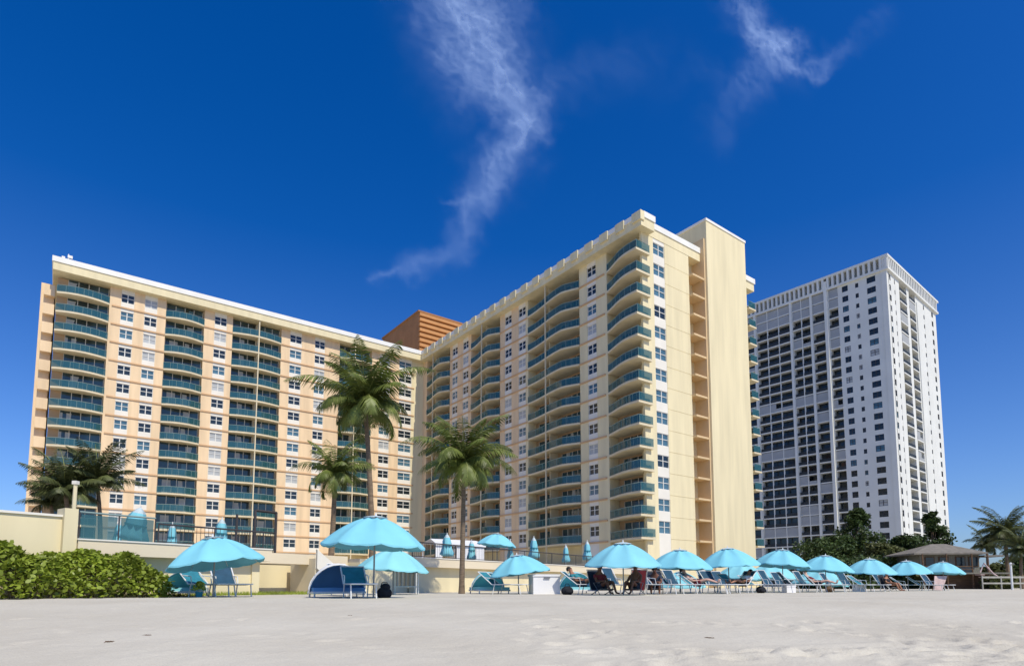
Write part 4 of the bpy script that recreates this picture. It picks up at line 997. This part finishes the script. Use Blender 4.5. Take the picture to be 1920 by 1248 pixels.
TR = [('tall dark conical tree in front of the white tower', 1610, 80, 150, 950, 'cone', M_tree, 1),
 ('dark conical tree before the right foot of the white tower, behind the hut roof', 1750, 84, 115, 956, 'cone', M_tree, 2),
 ('broad dark bush behind the umbrella beside the hotel corner', 1530, 74, 130, 1004, 'bush', M_tree, 3),
 ('round dark green tree between the conical tree and the leftmost bush', 1565, 77, 80, 1000, 'round', M_tree, 4),
 ('olive bush right of the tall conical tree', 1655, 72, 80, 1008, 'bush', M_tree2, 5),
 ('dark round tree just left of the timber hut', 1690, 80, 76, 1000, 'round', M_tree, 6),
 ('low olive bush at the left end of the hut roof', 1705, 66, 64, 1030, 'bush', M_tree2, 7),
 ('low dark bush behind the last umbrellas', 1640, 62, 120, 1040, 'bush', M_tree, 8),
 ('low dark bush behind the umbrella left of the conical tree', 1560, 60, 120, 1042, 'bush', M_tree, 9),
 ('dark bush right of the timber hut', 1868, 70, 60, 1050, 'bush', M_tree2, 10),
 ('wide dark bush at the right edge behind the palms', 1915, 76, 90, 1040, 'bush', M_tree, 11),
 ('small bush at the foot of the hut, right side', 1865, 54, 44, 1078, 'bush', M_tree2, 12)]
for lb, px, Y, wd, yt, sh, m, sd_ in TR:
    tree(lb, px, Y, wd, yt, sh, m, sd_, 'tree' if sh != 'bush' else 'bush', 'tree' if sh != 'bush' else 'bush', .17, 8500 if sh != 'bush' else 6000)
# beach grass at the foot of the sea wall
rd = random.Random(9); m = MB()
for i in range(2600):
    t = rd.uniform(2.2, 8.6); p = wp(t, rd.uniform(-.25, .33) if t < tC else rd.uniform(-.2, 1.5)); h = rd.uniform(.05, .16); a = rd.uniform(0, 6.28); dx, dy = .012 * math.cos(a), .012 * math.sin(a); lx, ly = rd.gauss(0, .05), rd.gauss(0, .05)
    m.quad((p.x - dx, p.y - dy, -.02), (p.x + dx, p.y + dy, -.02), (p.x + lx, p.y + ly, h))
tag(m.build('beach_grass', M_hedge), 'low grass growing along the foot of the sea wall', 'grass', kind='stuff')

# ------------------------------------------------------------------ timber hut on the right
HY_ = 56.0; HU = thing('timber_hut', 'two level timber beach hut with a low hipped shingle roof behind the last umbrella', 'hut', (xat(1790, HY_), HY_, 0), -.15)
k = HY_ / F                                        # metres per reference pixel at the hut
m = MB(); m.box(-3.0, 2.0, 0, 4.5, 1.5, 3.3); m.build('wall', M_woodg, HU)
m = MB(); m.box(-.6, 3.3, .1, 4.4, -.1, 1.5); m.build('lower_wall', M_wood, HU)
m = MB(); e0 = 3.3; p = [(-3.9, -.9, e0), (2.3, -.9, e0), (2.3, 5.4, e0), (-3.9, 5.4, e0)]; r0 = (-.9, 2.2, 4.3); r1 = (.4, 2.2, 4.3); q = [(x, y, z - .14) for x, y, z in p]
m.quad(p[0], p[1], r1, r0); m.quad(p[1], p[2], r1); m.quad(p[2], p[3], r0, r1); m.quad(p[3], p[0], r0); m.quad(q[3], q[2], q[1], q[0])
for i in range(4): j = (i + 1) % 4; m.quad(q[i], q[j], p[j], p[i])
m.build('roof', M_shing, HU)
for x in (-2.2, -1.0, .4, 1.5):
    f = MB(); f.box(x - .42, x + .42, -.05, .06, 2.05, 3.0); wo = f.build('window', M_wood, HU); MB().box(x - .34, x + .34, -.08, -.052, 2.13, 2.92).build('window_pane', M_dark, wo)
MB().box(-3.3, 4.1, -1.0, 0, 1.36, 1.5).build('deck', M_woodg, HU)
for x in (-3.2, -1.2, .9, 2.2): MB().tube([(x, -.9, -.1), (x, -.9, 3.2)], .07, 6).build('post', M_wood, HU)
m = MB(); m.tube([(-3.2, -.95, 2.05), (.9, -.95, 2.05)], .04, 5); m.tube([(-3.2, -.95, 1.78), (.9, -.95, 1.78)], .025, 5); m.build('railing', M_wood, HU)
m = MB()
for i in range(7): m.box(1.0 + i * .28, 1.32 + i * .28, -1.9, -1.02, 1.25 - i * .2, 1.31 - i * .2)
m.tube([(.95, -1.92, 1.5), (1.3, -1.92, 2.3), (2.0, -1.92, 1.35), (3.1, -1.92, .55)], .07, 5); m.build('stair', M_pink, HU)
MB().box(2.3, 3.9, -.3, 1.6, 2.95, 3.1).build('side_canopy', M_shing, HU)
FE = thing('beach_fence', 'low weathered rail fence on the sand right of the timber hut', 'fence', (xat(1838, 52), 52, 0), -.1)
for i in range(5): MB().tube([(i * 1.5, 0, -.1), (i * 1.5, 0, 1.15)], .06, 6).build('post', M_woodl, FE)
m = MB(); m.box(0, 6.6, -.05, -.02, .95, 1.1); m.box(0, 6.6, -.05, -.02, .45, .58); m.build('rail', M_woodl, FE)
SP = thing('shower_post', 'pale shower post on the sand in front of the fence near the right edge', 'post', (xat(1893, 46), 46, 0))
MB().tube([(0, 0, -.1), (0, 0, 1.9)], .07, 8).build('pole', M_wmet, SP); MB().tube([(0, 0, 1.85), (0, -.25, 1.98), (0, -.32, 1.9)], .03, 6).build('shower_head', M_gmet, SP); MB().ball((0, 0, 1.95), .1, .1, .12, 8, 6).build('cap', M_wmet, SP)

# ------------------------------------------------------------------ small scraps on the sand
for lb, px, py in (('dark dry seaweed scrap on the bare sand, nearest the hedge side', 205, 1203), ('small dark seaweed scrap a little further up from the nearest one', 277, 1191), ('tiny dark seaweed scrap below the largest umbrella', 655, 1154), ('brown seaweed scrap lying alone on the bare middle of the sand', 1010, 1180), ('long thin seaweed strand among the footprints', 1330, 1196)):
    a = (px - CX) / F; b = (CY - py) / F; d = Vector((a, math.cos(PITCH) - b * math.sin(PITCH), math.sin(PITCH) + b * math.cos(PITCH))); t = 3.0
    while EYE + d.z * t > float(ground_h(np.array(0.0), np.array(d.y * t))) and t < 40: t += .02
    rd = random.Random(px); m = MB()
    for i in range(14):
        x, y = rd.gauss(0, .016), rd.gauss(0, .014); m.tube([(x, y, .003), (x + rd.gauss(0, .014), y + rd.gauss(0, .014), .012), (x + rd.gauss(0, .02), y + rd.gauss(0, .02), .003)], .003, 4)
    o = m.build('seaweed_scrap', M_wood); o.location = (d.x * t, d.y * t, EYE + d.z * t); tag(o, lb, 'seaweed', 'seaweed scraps on the sand')

for lb, px, Y, mt in (('white cool box at the pole of the umbrella before the dark tower bays', 1476, 27.6, M_plast), ('white cool box at the right end, below the umbrella before the tall conical tree', 1606, 32.2, M_plast)):
    o = thing('cool_box', lb, 'cool box', (xat(px, Y), Y, 0), .3, 'cool boxes under the umbrellas'); MB().box(-.25, .25, -.16, .16, -.03, .27).build('body', mt, o); MB().box(-.265, .265, -.175, .175, .27, .33).build('lid', M_plast, o); MB().tube([(-.27, 0, .22), (-.27, 0, .38), (.27, 0, .38), (.27, 0, .22)], .012, 5).build('handle', M_gmet, o)
